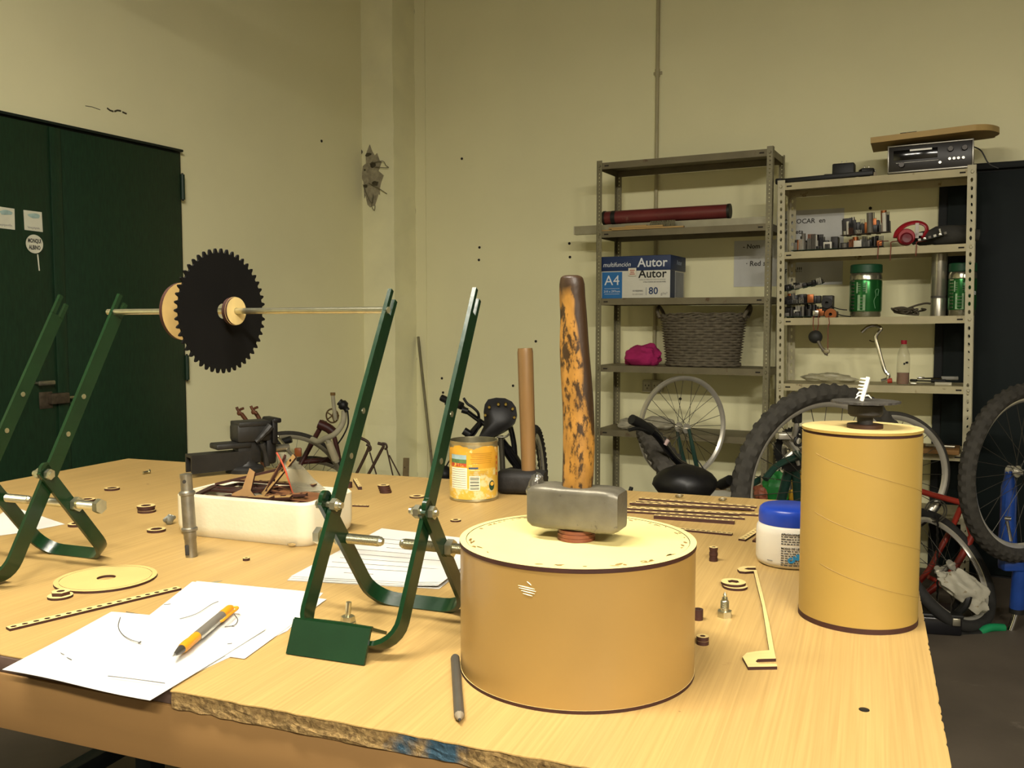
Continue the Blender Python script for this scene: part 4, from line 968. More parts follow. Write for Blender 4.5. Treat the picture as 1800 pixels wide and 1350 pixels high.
# stud with nut behind the foot of the middle stand
q = T(609, 1103); b_ = thing('stud_bolt', 'upright zinc stud with nut behind the foot of the middle stand', 'bolt', (q.x, q.y+.01, TZ), 0)
obj('nut', hexp(.0085, .0065, (0, 0, .004)), zincm, b_, 20); obj('washer', cyl((0, 0, 0), (0, 0, .004), .0095, n=20), zincm, b_)
obj('threaded_rod', tube([(0, 0, .010), (.0014, 0, .0275)], .0033, 12), zincm, b_)
# little grey hardware on the left
q = T(257, 833); g = thing('small_screw', 'small grey screw lying far back on the left of the bench', 'screw', (q.x, q.y, TZ), R(60))
obj('shank', cyl((-.009, 0, .004), (.006, 0, .004), .003, n=10), zincm, g); obj('head', cyl((.006, 0, .005), (.0095, 0, .005), .005, n=12), zincm, g)
q = T(298, 922); g = thing('wing_nut', 'twisted grey wing nut beside the left end of the foam box', 'nut', (q.x, q.y, TZ), R(50))
gm = pm('dull_zinc', '#8f9186', .5, .6, var=.2, scale=60)
obj('hub', mv(blob((0, 0, 0), (.0085, .006, .009), 4, 14, 9, .25), 0, 0, .009), gm, g)
for sg in (-1, 1): obj('wing', tube([(sg*.003, 0, .007), (sg*.008, .002*sg, .011), (sg*.013, .003*sg, .010)], [.004, .0055, .003], 8, prof=(.6, 1)), gm, g)
q = T(362, 1026); g = obj('tape_scrap', prism([(-.02, -.004), (-.006, -.0035), (.018, .001), (.022, .006), (.004, .0045), (-.018, .001)], 0, .0006), pm('grey_tape', '#8f8a70', .6, var=.15, scale=40), None, 0, q, R(22)); tag(g, 'grey scrap of tape behind the front papers', 'tape')

# ------------------------------------------------------------------ papers
def sheet(name, label, pxs, dz, n=14, curl=None, mat=whitep, droop=False):
    """sheet from 4 photo corners (near-left, near-right, far-right, far-left), with thickness"""
    c = [T(*p) for p in pxs]; cen = sum(c, V())/4; vs, fs = [], []
    for k in (0, 1):
        for i in range(n+1):
            for j in range(n+1):
                u, v_ = i/n, j/n; p = (c[0]*(1-u)+c[1]*u)*(1-v_)+(c[3]*(1-u)+c[2]*u)*v_
                z = dz+k*.0004+(curl(u, v_) if curl else 0)
                vs.append(V((p.x-cen.x, p.y-cen.y, z)))
    m = (n+1)*(n+1)
    for i in range(n):
        for j in range(n):
            q_ = i*(n+1)+j; fs.append((m+q_, m+q_+n+1, m+q_+n+2, m+q_+1)); fs.append((q_, q_+1, q_+n+2, q_+n+1))
    bd = [i*(n+1) for i in range(n+1)]+[n*(n+1)+j for j in range(1, n+1)]+[i*(n+1)+n for i in range(n-1, -1, -1)]+[j for j in range(n-1, 0, -1)]
    for i in range(len(bd)): a, b = bd[i], bd[(i+1) % len(bd)]; fs.append((a, b, m+b, m+a))
    o = obj(name, (vs, fs), mat, None, 60, (cen.x, cen.y, TZ)); tag(o, label, 'paper'); return o, cen
G4 = None
sh0, _ = sheet('paper_sheet', 'lowest white sheet showing at the right edge of the front papers', [(330, 1190), (505, 1110), (568, 1043), (345, 1022)], .0003)
sh1, cs1 = sheet('paper_sheet', 'white sheet under the pen reaching towards the middle stand', [(205, 1128), (430, 1160), (574, 1055), (338, 1024)], .0010, curl=lambda u, v_: .004*math.sin(math.pi*u)*v_*(1-v_)*2)
sh2, cs2 = sheet('paper_sheet', 'frontmost white sheet hanging over the bench edge', [(4, 1181), (264, 1235), (468, 1111), (196, 1081)], .0022, curl=lambda u, v_: .004*max(0, v_-.6)+.001*math.sin(6*u))
def pencil_line(sheet_o, cen, pts, dz, r=.00045):
    obj('pencil_line', tube([V((T(*p).x-cen.x, T(*p).y-cen.y, dz+.0006)) for p in pts], r, 4, 4), pm('pencil_mark', '#4a4843', .8, var=0), sheet_o)
pencil_line(sh2, cs2, [(212, 1092), (208, 1108), (215, 1122), (230, 1132), (246, 1137)], .0045)
pencil_line(sh2, cs2, [(244, 1138), (248, 1136)], .0046, .001)
for pts in ([(107, 1155), (113, 1158)], [(118, 1163), (126, 1167)], [(190, 1196), (240, 1202), (290, 1209)], [(400, 1139), (408, 1138)]): pencil_line(sh2, cs2, pts, .004)
pencil_line(sh1, cs1, [(412, 1086), (418, 1095), (412, 1105), (395, 1108)], .0036); pencil_line(sh1, cs1, [(316, 1095), (345, 1086), (372, 1069), (384, 1064)], .0044)
for pts in ([(222, 1082), (250, 1087)], [(288, 1069), (300, 1068)], [(406, 1107), (412, 1108)]): pencil_line(sh1, cs1, pts, .0040)
sh3, cs3 = sheet('paper_sheet', 'printed white paper stack under the middle stand', [(505, 1021), (772, 1036), (868, 962), (668, 935)], .0004, curl=lambda u, v_: .002*v_*u)
for k in range(3):
    s_k, _ = sheet('paper_sheet', ['second', 'third', 'top'][k]+' sheet of the printed paper stack under the middle stand', [(505+k*3, 1021-k*2), (770+k*4, 1035-k*2), (866+k*2, 961-k), (669+k, 934-k)], .0012+.0009*k, curl=lambda u, v_: .003*v_*u+.003*max(0, u-.75)*4*(1-v_))
for i in range(9):
    v_ = .12+.085*i; a = T(505, 1020).lerp(T(669, 933), v_); b = T(775, 1032).lerp(T(866, 960), v_); u0, u1 = (.1, .55+.35*((i*7) % 5)/4) if i % 6 else (.3, .5)
    p, q_ = a.lerp(b, u0), a.lerp(b, u1); cen = s_k.location
    obj('print_line', tube([V((p.x-cen.x, p.y-cen.y, .0042+.003*v_*u0)), V((q_.x-cen.x, q_.y-cen.y, .0042+.003*v_*u1))], .0003, 4), pm('faint_print', '#6d6a64', .8, var=0), s_k)
sheet('paper_sheet', 'white sheet half hidden behind the left stand', [(-60, 950), (30, 938), (114, 922), (20, 890)], .0004)

# ------------------------------------------------------------------ pens
a, b = T(304, 1159, .007), T(408, 1072, .007); L = (b-a).length
pen = thing('ballpoint_pen', 'grey and yellow retractable pen lying on the white paper', 'pen', (a.x, a.y, TZ+.0104), ang(a, b))
yel = pm('yellow_pen_rubber', '#c98716', .5, var=.06); gry = pm('pen_grey', '#6f6a60', .45, .2, var=.08); slv = pm('pen_silver', '#b9b7ad', .25, .8, var=.05)
X_ = lambda s: rot(s, R(90), 'Y')
obj('tip', X_(lathe([(0, 0), (.0006, 0), (.0009, .003), (.0016, .0045)], 14)), slv, pen)
obj('cone', X_(lathe([(.0016, .0045), (.0030, .010), (.0047, .021)], 18)), pm('pen_dark_cone', '#4a4640', .3, .4, var=.1), pen)
obj('grip', X_(lathe([(.0047, .021), (.0056, .025), (.0058, .034), (.0052, .045), (.0056, .054), (.0054, .060)], 20)), yel, pen)
obj('barrel', X_(lathe([(.0054, .060), (.0056, .061), (.0056, L*.80), (.0054, L*.80)], 20)), gry, pen)
obj('barrel_stripe', rbox((.060+(L*.8-.06)/2, -.0050, -.001), (L*.8-.062, .0022, .004), .0008), slv, pen)
obj('cap', X_(lathe([(.0054, L*.80), (.0058, L*.81), (.0056, L*.95), (.0036, L*.985), (0, L*.99)], 20)), yel, pen)
obj('clip', tube([(L*.96, -.004, .002), (L*.95, -.0105, .002), (L*.80, -.0105, .002), (L*.68, -.0098, .0015), (L*.665, -.0075, .001)], .0016, 8, 4), yel, pen)
a, b = T(808, 1270, .004), T(800, 1157, .004); L = (b-a).length
pc = thing('carpenter_pencil', 'grey hexagonal pencil lying beside the wide drum', 'pencil', (a.x, a.y, TZ+.0049), ang(a, b))
pgm = pm('pencil_grey', '#46423a', .5, var=.1, scale=40)
obj('barrel', X_(join(lathe([(0, .012), (.0047, .012), (.0048, .018), (.0048, L-.003), (.0042, L-.0005), (0, L)], 12))), pgm, pc, 25)
obj('sharpened_cone', X_(lathe([(.0014, .004), (.0047, .0125)], 16)), pm('pencil_wood', '#7d725e', .6), pc)
obj('lead', X_(lathe([(0, 0), (.0014, .004)], 12)), inkm, pc)
obj('cone_hole', X_(lathe([(0, .0095), (.0018, .0095), (.0018, .0120)], 10)), inkm, pc)
# ------------------------------------------------------------------ slotted-angle shelving racks along the back wall
def flange(H, w_, n, hx, hy): return holed_strip(H, w_, .002, n, hx, hy, margin=.03)
def make_rack(name, label, origin, W, Dp, H, shelves, mat, smat, holes, tilt=0.0, fw=.032):
    rk = thing(name, label, 'rack', origin, YW); rk.rotation_euler = (0, tilt, YW)
    n, hx, hy = holes
    f = flange(H, fw, n, hx, hy)
    up = tf(f, Matrix(((0, 1, 0, 0), (0, 0, 1, 0), (1, 0, 0, 0), (0, 0, 0, 1))))    # length along z, width along x, thickness y
    side = tf(f, Matrix(((0, 0, 1, 0), (0, 1, 0, 0), (1, 0, 0, 0), (0, 0, 0, 1))))  # width along y
    for cx, cy, sx, sy in ((0, 0, 1, 1), (W, 0, -1, 1), (0, Dp, 1, -1), (W, Dp, -1, -1)):
        s = join(mv(up, cx+sx*fw/2, cy-(.002 if sy < 0 else 0), 0), mv(side, cx-(.002 if sx < 0 else 0), cy+sy*fw/2, 0))
        obj('upright', s, mat, rk, 0)
    for k, z in enumerate(shelves):
        lip = .034
        s = join(box((W/2, Dp/2, z-.001), (W-.006, Dp-.006, .002)), box((W/2, .0035, z-lip/2), (W-.008, .002, lip)), box((W/2, Dp-.0035, z-lip/2), (W-.008, .002, lip)),
                 box((.0045, Dp/2, z-lip/2), (.002, Dp-.01, lip)), box((W-.0045, Dp/2, z-lip/2), (.002, Dp-.01, lip)))
        sh_ = obj('shelf', s, smat, rk, 0)
        for x in (.055, W-.055): obj('lip_slot', rbox((x, .002, z-lip*.5), (.024, .0016, .007), .0006, 1), MATS['hole_dark'], sh_)
        for x in (.016, W-.016): obj('bolt', cyl((x, -.001, z-lip*.5), (x, -.006, z-lip*.5), .0075, .006, 8), mat, sh_)
    return rk
rack1m = pm('grey_rack_steel', '#7d775c', .5, .3, var=.14, scale=12, col2='#5c5038', thr=.66)
rack1s = pm('grey_rack_shelf', '#746c52', .55, .25, var=.15, scale=8, col2='#5a4630', thr=.63)
rack2m = pm('white_rack_steel', '#b8b192', .5, .1, var=.08, scale=12, col2='#8a7a55', thr=.70)
rack2s = pm('white_rack_shelf', '#b5ab86', .55, .1, var=.12, scale=9, col2='#6f5533', thr=.64)
P1 = V((.451, 4.91, 0))
ZL = [D(1050, y, 4.91).z for y in (287, 407, 525, 642, 754)]
make_rack('shelf_rack', 'grey slotted angle shelf rack holding the paper box and basket', P1, .92, .30, ZL[0]+.012, ZL+[.16], rack1m, rack1s, (104, .0034, .0034), 0.0, .030)
P2_ = V((1.312, 4.467, 0)); RT = R(-.75)
ZR = [1.911, 1.579, 1.258, .938, .632, .342]
make_rack('shelf_rack', 'white slotted angle shelf rack holding the radio and circuit boards', P2_, .862, .30, 1.925, ZR, rack2m, rack2s, (52, .0100, .0056), RT, .036)
def zr(i, px): # height of right-rack shelf i at picture column px
    return ZR[i]+(rl(BW(px, 400, .3)).x-rl(P2_).x)*.0131
def put(name, label, cat, px, off, z, rz=0.0, group=None):
    p = BW(px, 567, off); return thing(name, label, cat, (p.x, p.y, z), YW+rz, group)
def wpx(off, px): return BW(px, 567, off).y/FPX   # metres per pixel there
def ex(a, b, off): return (rl(BW(b, 567, off)).x-rl(BW(a, 567, off)).x)   # metres along the wall between two columns

# ---- left rack, second shelf
z = ZL[1]+.0005
o = put('metal_channel', 'long grey aluminium channel sticking out of the left side of the rack', 'channel', 1012, .27, z)
L = ex(1012, 1345, .27); U = [(-.02, 0), (-.02, .045), (-.017, .045), (-.017, .003), (.017, .003), (.017, .045), (.02, .045), (.02, 0)]
obj('channel', tf(prism(U, 0, L), Matrix(((0, 0, 1, 0), (1, 0, 0, 0), (0, 1, 0, 0), (0, 0, 0, 1)))), pm('dull_aluminium', '#9c977f', .45, .5, var=.1), o, 20)
obj('end_cap', rbox((-.003, 0, .0225), (.006, .042, .046), .001), greyplast, o)
r_ = .036; o = put('poster_tube', 'maroon cardboard poster tube with dark end caps lying on the rack', 'tube', 1060, .27, z+.046); L = ex(1060, 1281, .27)
ob_ = obj('tube', mv(rot(lathe([(r_-.003, .012), (r_, .012), (r_, L-.012), (r_-.003, L-.012)], 32, close=True), R(90), 'Y'), 0, 0, r_+.002), pm('maroon_card', '#6b2f2c', .35, var=.2, scale=6, col2='#8a6a58', thr=.68), o)
for x in (0, L-.014): obj('end_cap', mv(rot(lathe([(0, 0), (r_+.002, 0), (r_+.002, .014), (0, .014)], 32), R(90), 'Y'), x, 0, r_+.002), pm('cap_black', '#23231c', .5), o)
obj('tape_band', mv(rot(lathe([(r_+.001, .05), (r_+.001, .075)], 32), R(90), 'Y'), 0, 0, r_+.002), MATS['cap_black'], o)
slat = pm('old_slat_wood', '#a98a55', .7, var=.2, scale=10, stretch=(.4, 4, 4))
for i, (a, b, off, dz, rz, lab) in enumerate(((1055, 1150, .372, 0, .02, 'longest thin wooden slat on the tube shelf'), (1070, 1165, .385, .009, -.03, 'upper thin wooden slat on the tube shelf'), (1098, 1135, .36, .018, .06, 'short wooden slat on top of the slats'), (1075, 1200, .395, 0, .01, 'front wooden slat on the tube shelf'))):
    p = BW(a, 567, off); q_ = obj('thin_lath', rbox((ex(a, b, off)/2, 0, .0045), (ex(a, b, off), .022, .008), .001), slat, None, 30, (p.x, p.y, z+dz), YW+rz); tag(q_, lab, 'slat', 'slats on the rack')
p = BW(1140, 567, .345); q_ = obj('perforated_plate', tf(join(*[mv(holed_strip(.135, .012, .002, 10, .0032, .0032), 0, k*.012, 0) for k in range(3)]), Matrix.Rotation(R(62), 4, 'X')), rack1m, None, 0, (p.x, p.y, z+.02), YW); tag(q_, 'small perforated metal plate leaning on the poster tube', 'plate')

# ---- left rack, third shelf: copy paper carton
z = ZL[2]+.0005; W = ex(1054, 1177, .385); Dc = .26; Hc = .222
o = put('paper_carton', 'blue and white copy paper carton on the grey rack', 'carton', 1054, .385, z)
cw, cb, cl = pm('carton_white', '#d6d4c4', .6, var=.03), pm('carton_navy', '#1f3157', .55, var=.06), pm('carton_blue', '#1f69a6', .55, var=.04)
bx = obj('carton_base', rbox((W/2, Dc/2, Hc/2), (W, Dc, Hc-.001), .003), cw, o)
ld = obj('carton_lid', join(rbox((W/2, Dc/2, Hc*.825), (W+.008, Dc+.008, Hc*.35), .003)), cb, o)
obj('side_band', rbox((W+.0006, Dc*.16, Hc*.325), (.002, Dc*.3, Hc*.64), .0005, 1), cb, bx); obj('side_grey', rbox((W+.0006, Dc*.62, Hc*.32), (.002, Dc*.55, Hc*.6), .0005, 1), pm('carton_grey', '#8f9296', .6, var=.06), bx)
sq = obj('blue_square', rbox((W*.18, -.0005, Hc*.315), (W*.29, .002, Hc*.63), .0005, 1), cl, bx)
wh, nv = pm('print_white', '#dfe2e2', .6, var=0), pm('print_navy', '#243a63', .6, var=0)
text('lettering', 'A4', .074, wh, sq, upright(W*.18, -.0022, Hc*.42))
text('lettering', '210 x 297mm', .0165, wh, sq, upright(W*.18, -.0022, Hc*.165))
for zz in (.235, .105): obj('print_rule', rbox((W*.18, -.0022, Hc*zz), (W*.22, .0006, .0016), .0002, 1), wh, sq)
text('lettering', 'multifunción', .034, wh, ld, upright(W*.25, -.0046, Hc*.80), shear=.22, sx=.92)
text('lettering', 'Autor', .066, wh, ld, upright(W*.755, -.0046, Hc*.825), bold=.001)
text('lettering', 'Autor', .062, inkm, bx, upright(W*.755, -.001, Hc*.565), bold=.001)
text('lettering', 'PAPEL DE FIBRA DE CAÑA DE AZUCAR', .0082, greyink, bx, upright(W*.755, -.001, Hc*.43)); text('lettering', 'OTRA FORMA DE HACER PAPEL', .0088, inkm, bx, upright(W*.785, -.001, Hc*.375))
text('lettering', '10 RESMAS', .0125, inkm, bx, upright(W*.55, -.001, Hc*.17)); text('lettering', 'DE 500 HOJAS', .0095, greyink, bx, upright(W*.55, -.001, Hc*.09))
obj('print_rule', rbox((W*.67, -.001, Hc*.16), (.0018, .0006, Hc*.18), .0002, 1), nv, bx)
text('lettering', '80', .052, nv, bx, upright(W*.77, -.001, Hc*.16), bold=.0008); text('lettering', 'g/m²', .020, greyink, bx, upright(W*.92, -.001, Hc*.10))
stk = obj('price_sticker', rbox((W*.475, -.006, Hc*.62), (.044, .0012, .042), .0004, 1), pm('sticker_white', '#d9d2bd', .6), o); [obj('print_dash', rbox((W*.475, -.0069, Hc*(.66-.045*k_)), (.028-.006*(k_ % 2), .0006, .004), .0002, 1), pm('sticker_red', '#a8402c', .6), stk) for k_ in range(3)]
text('lettering', 'Autor', .036, pm('print_pale', '#9aa5b5', .6), ld, Matrix.Translation((W+.0046, Dc*.55, Hc*.84)) @ Matrix.Rotation(R(90), 4, 'Z') @ Matrix.Rotation(R(90), 4, 'X'))

# ---- left rack, fourth shelf: pink cloth and wicker basket
z = ZL[3]+.0005
pink = pm('pink_cloth', '#a3205c', .9, var=.1, scale=20, bump=.25, bscale=40)
p = BW(1131, 567, .28)
def cloth(sx, sy, sz, seed, n=40, m=20, amp=.16):
    rnd = random.Random(seed); ph = [(V((rnd.uniform(-1, 1), rnd.uniform(-1, 1), rnd.uniform(-1, 1))).normalized()*rnd.uniform(2, 6), rnd.uniform(0, 6), rnd.uniform(.3, 1)) for _ in range(12)]
    vs, fs = [], []
    for j in range(m+1):
        b = math.pi*j/m-math.pi/2
        for i in range(n):
            a = 2*math.pi*i/n; d = V((math.cos(b)*math.cos(a), math.cos(b)*math.sin(a), math.sin(b)))
            k = 1+amp*sum(w_*(1-2*abs(math.sin(d.dot(v_)+f))) for v_, f, w_ in ph)/5
            zz = max(0, (d.z*k*.62+.42))*sz*1.1
            vs.append(V((d.x*k*sx, d.y*k*sy, zz)))
    for j in range(m):
        for i in range(n): fs.append((j*n+i, j*n+(i+1) % n, (j+1)*n+(i+1) % n, (j+1)*n+i))
    return vs, fs
o = obj('cloth_bundle', cloth(.112, .085, .10, 5, amp=.24), pink, None, 30, (p.x, p.y, z), YW); tag(o, 'crumpled bright pink cloth bundle beside the wicker basket', 'cloth')
o = put('wicker_basket', 'grey oval wicker laundry basket on the grey rack', 'basket', 1236, .24, z)
wick = pm('grey_wicker', '#655d4c', .85, var=.3, scale=60); A_, B2, Hb = ex(1166, 1306, .24)/2, .135, .265
def weave():
    vs, fs = [], []; rows, seg = 34, 84
    for j in range(rows+1):
        t = j/rows; zz = .012+t*(Hb-.03); k = .90+.13*t
        for i in range(seg):
            a = 2*math.pi*i/seg; ph = math.sin(i*math.pi/3+ (math.pi if (j//2) % 2 else 0)); bul = .0042 if j % 2 else -.003
            e = 1+(bul+.0052*ph*(1 if j % 2 else .2))/.15
            vs.append(V((A_*k*math.cos(a)*e, B2*k*math.sin(a)*e, zz)))
    for j in range(rows):
        for i in range(seg): fs.append((j*seg+i, j*seg+(i+1) % seg, (j+1)*seg+(i+1) % seg, (j+1)*seg+i))
    fs.append(tuple(range(seg))[::-1]); return vs, fs
obj('woven_wall', weave(), wick, o, 60)
def oval(k, z_, n=56, wob=0.0, ph=0): return [(A_*k*math.cos(2*math.pi*i/n), B2*k*math.sin(2*math.pi*i/n), z_+wob*math.sin(i*1.9+ph)) for i in range(n)]
for k, (kk, zz) in enumerate(((1.04, Hb-.016), (1.07, Hb-.006), (1.05, Hb+.003))): obj('rim_braid', tube(oval(kk, zz, 56, .004, k*2), .006, 6, closed=True), wick, o)
obj('bottom_braid', tube(oval(.92, .009, 56, .002), .007, 6, closed=True), wick, o)
for sg in (-1, 1): obj('handle', tube([(sg*A_*1.04, -.05, Hb-.01), (sg*(A_*1.12), -.04, Hb+.03), (sg*A_*1.14, .0, Hb+.05), (sg*A_*1.12, .04, Hb+.03), (sg*A_*1.04, .05, Hb-.01)], .009, 8, 4), wick, o)
for i in range(9):
    a = -2.6+i*.27; obj('stray_cane', tube([(A_*1.05*math.cos(a), B2*1.06*math.sin(a), Hb-.008), (A_*1.05*math.cos(a+.32), B2*1.10*math.sin(a+.32)-.008, Hb+.012), (A_*1.04*math.cos(a+.6), B2*1.06*math.sin(a+.6), Hb+.002+.006*(i % 3))], .003, 5, 3), wick, o)
# ---- left rack, fifth shelf: white rags
z = ZL[4]+.0005
for i, (px_, off, sx, sz, sd, lab) in enumerate(((1106, .30, .065, .05, 3, 'dirty white rag at the left end of the low shelf'), (1160, .24, .10, .062, 9, 'dirty white rag behind the black handlebar grip'))):
    p = BW(px_, 567, off); o = obj('white_rag', cloth(sx, .07, sz, sd, amp=.25), pm('dirty_rag', '#a8a28c', .9, var=.15, scale=25), None, 30, (p.x, p.y, z), YW); tag(o, lab, 'cloth', 'rags on the low shelf')

# ---- right rack, top: radio, plank, adapters
dkface = pm('radio_face', '#23201e', .35, var=.08, scale=20); trimm = pm('radio_trim', '#8d8a80', .3, .8, var=.05)
W = ex(1553, 1702, .39); z = zr(0, 1553)+.004; H_ = .126
o = put('stereo_receiver', 'old silver framed stereo receiver under the plank on the white rack', 'radio', 1553, .385, z); o.rotation_euler = (0, RT, YW)
Dd = .23
obj('case', rbox((W/2, Dd/2, H_/2), (W, Dd, H_), .004), pm('radio_case', '#4a3d30', .5, var=.1), o)
fp = obj('front_panel', rbox((W/2, -.004, H_/2), (W-.012, .012, H_-.014), .002), dkface, o)
for a in ((W/2, .004, W, .008), (W/2, H_-.004, W, .006)): obj('trim_strip', rbox((a[0], -.008, a[1]), (a[2], .014, a[3]), .001), trimm, o)
for x in (.003, W-.003): obj('trim_strip', rbox((x, -.008, H_/2), (.006, .014, H_), .001), trimm, o)
obj('dial_glass', rbox((W*.33, -.0105, H_*.63), (W*.52, .003, H_*.36), .001), pm('dial_black', '#0f0e0e', .12, var=0, coat=.5), fp)
obj('dial_glint', rbox((W*.395, -.0125, H_*.78), (W*.26, .002, .008), .0005, 1), pm('glint_pale', '#eeece2', .3, var=0), fp)  # lamp reflection in the dial glass, painted as a pale strip
for x, zz, r_ in ((.17, .28, .013), (.74, .70, .0125), (.90, .70, .0125)): obj('knob', cyl((W*x, -.009, H_*zz), (W*x, -.026, H_*zz), r_, r_*.85, 18), pm('knob_dark', '#3c3834', .35, .5), fp)
for x in (.62, .73, .78, .83, .885): obj('push_button', cyl((W*x, -.009, H_*(.36 if x > .65 else .26)), (W*x, -.018, H_*(.36 if x > .65 else .26)), .0062, n=12), pm('button_silver', '#d6d3c8', .3, .6, var=0), fp)
obj('scale_line', rbox((W*.35, -.0108, H_*.36), (W*.5, .0012, .0015), .0003, 1), trimm, fp)
obj('power_cord', tube([(W, Dd*.6, H_*.9), (W+.03, Dd*.5, H_*.7), (W+.06, Dd*.5, .03), (W+.10, Dd*.5, .004)], .003, 6, 5), blackm, o)
z = z+H_+.001; W2 = ex(1522, 1745, .36)
o = put('wooden_plank', 'round ended wooden board lying on top of the stereo receiver', 'board', 1522, .44, z+.012); o.rotation_euler = (0, R(-2.2), YW+R(3))
ol = [(0, 0), (W2*.80, -.03), (W2*.90, 0), (W2*.97, .06), (W2, .12), (W2*.97, .18), (W2*.88, .22), (0, .25)]
obj('board', prism([(p.x, p.y) for p in smooth_path([(x, y, 0) for x, y in ol[1:]], 4)]+[(0, 0)], 0, .026), pm('pale_board', '#b3965c', .6, var=.14, scale=6, stretch=(.5, 4, 1)), o, 30)
obj('cross_batten', rbox((W2*.30, .10, .030), (.07, .16, .010), .002), burnt2, o); obj('cross_batten', rbox((W2*.66, .10, .030), (.16, .10, .010), .002), burnt2, o)
z = zr(0, 1440)+.001
o = put('black_bar', 'long thin black bar lying along the top of the white rack', 'bar', 1368, .36, z); o.rotation_euler = (0, RT, YW+R(-4)); L = ex(1368, 1530, .36); obj('bar', rbox((L/2, 0, .012), (L, .022, .022), .004), blackm, o); obj('bar_tip', rbox((-.01, 0, .012), (.03, .03, .028), .005), blackm, o)
for i, (px_, off, s, lab) in enumerate(((1477, .28, (.10, .07, .085), 'black power adapter standing behind the black bar'), (1462, .20, (.11, .07, .05), 'low black adapter left of the standing adapter'), (1516, .30, (.06, .06, .05), 'small dark transformer right of the standing adapter'), (1527, .31, (.03, .03, .03), 'pale small connector left of the stereo receiver'))):
    o = put('power_adapter', lab, 'adapter', px_, off, zr(0, px_)+.001, R(10*i)); c_ = blackm if i < 3 else pm('beige_plastic', '#a89c80', .5)
    obj('body', rbox((0, 0, s[2]/2), s, .006), c_, o); obj('cable', tube([(s[0]/2, 0, .01), (s[0]/2+.03, -.02, .004), (s[0]/2+.05, .01, .004), (s[0]/2+.09, -.01, .004)], .003, 6, 4), blackm, o)
    for x in (-.01, .01): obj('prong', rbox((x, 0, s[2]+.006), (.004, .012, .014), .001), steelm, o)

# ---- right rack, second shelf: circuit boards, red tape roll, cable
pcb = [pm('pcb_dark', '#1f241c', .5, var=.2, scale=40), pm('pcb_green', '#26402c', .5, var=.2, scale=40), pm('pcb_brown', '#4a3826', .5, var=.2, scale=40)]
cmp_ = [pm('comp_white', '#d2cebc', .4, var=.05), pm('comp_black', '#191816', .4), pm('comp_silver', '#b5b2a4', .25, .8), pm('comp_copper', '#9a5a30', .35, .6), pm('comp_grey', '#6c675c', .5), pm('comp_dark', '#2d2a26', .5)]
def board(name, label, px_, off, z, L, Wd, rz, tilt, ncomp, seed, hmax=.05, group='salvaged circuit boards'):
    o = put(name, label, 'circuit board', px_, off, z, rz, group); o.rotation_euler = (tilt[0], tilt[1], YW+rz)
    rnd = random.Random(seed); obj('board', rbox((L/2, Wd/2, .006), (L, Wd, .002), .0004, 1), pcb[seed % 3], o)
    for i in range(ncomp):
        x, y = rnd.uniform(.012, L-.012), (rnd.uniform(.008, Wd*.45) if rnd.random() < .6 else rnd.uniform(.01, Wd-.01)); h_ = rnd.uniform(.012, hmax); m_ = cmp_[rnd.choice((0, 1, 2, 4, 5, 5, 1, 1, 4, 0, 3, 5))]
        kd = rnd.randrange(3)
        if kd == 0: s = cyl((x, y, .007), (x, y, .007+h_), rnd.uniform(.007, .014), n=14); nm = 'capacitor'
        elif kd == 1: s = rbox((x, y, .007+h_*.4), (rnd.uniform(.016, .042), rnd.uniform(.014, .026), h_*.8), .001); nm = 'connector'
        else: s = join(*[rbox((x+(k-1)*.006, y, .007+h_/2), (.0022, .022, h_), .0004, 1) for k in range(4)]); nm = 'heat_sink'
        obj(nm, s, m_, o)
    for k in range(5):
        w2 = L/5.2; hh = hmax*rnd.uniform(.45, .85); obj('dark_module', rbox((L*(.1+.2*k), Wd*.62, .007+hh/2), (w2*rnd.uniform(.7, 1), Wd*.4, hh), .002), cmp_[1 if k % 2 else 5], o)
    for k in range(4): obj('solder_row', rbox((L*(.15+.2*k), Wd*.5, .0025), (.02, Wd*.6, .004), .0004, 1), cmp_[4], o)
    return o
zz = zr(1, 1430)
board('circuit_board', 'dark circuit board with white plugs at the left of the second shelf', 1388, .375, zz+.001, ex(1388, 1468, .375), .16, R(0), (0, RT), 30, 1, .085)
board('circuit_board', 'lower circuit board of the pair in the middle of the second shelf', 1470, .375, zz+.005, ex(1470, 1548, .375), .17, R(1), (0, RT), 26, 3, .055)
board('circuit_board', 'upper circuit board stacked crookedly on another on the second shelf', 1473, .36, zz+.066, ex(1473, 1560, .36), .15, R(2), (R(3), R(-2.5)), 34, 5, .105)
red = pm('red_vinyl', '#a3202a', .35, var=.06)
o = put('red_headphones', 'red headphones lying on the second shelf of the white rack', 'headphones', 1588, .33, zr(1, 1588)+.001, R(12))
obj('earpad', mv(rot(join(lathe([(.012, 0), (.034, 0), (.038, .008), (.038, .03), (.033, .036), (.012, .036)], 28)), R(80), 'X'), -.005, -.02, .040), red, o)
obj('earcup', mv(rot(lathe([(0, 0), (.026, 0), (.028, .006), (.02, .012), (0, .013)], 24), R(80), 'X'), -.005, -.055, .035), pm('dark_red', '#6e1420', .4), o)
obj('headband', tube([(-.045, -.01, .045), (-.035, .0, .075), (.0, .01, .105), (.05, .015, .115), (.085, .015, .10), (.09, .01, .07), (.07, .0, .04)], .014, 10, 4, prof=(1, .5)), red, o)
obj('white_plate', join(rbox((.045, -.014, .075), (.016, .004, .07), .001), rbox((.04, -.014, .058), (.06, .004, .014), .001)), pm('white_sheet', '#cfc9bd', .5), o)
o = put('grey_cable_bag', 'rolled dark grey cloth at the right end of the second shelf', 'cloth', 1665, .28, zr(1, 1665)+.001)
obj('roll', tube([(-.16, .02, .03), (-.08, 0, .045), (.02, 0, .052), (.12, .01, .045)], [.02, .038, .05, .048, .03], 14, 4, prof=(1, .9)), pm('dark_cloth', '#3b3a35', .9, var=.2, scale=20), o)
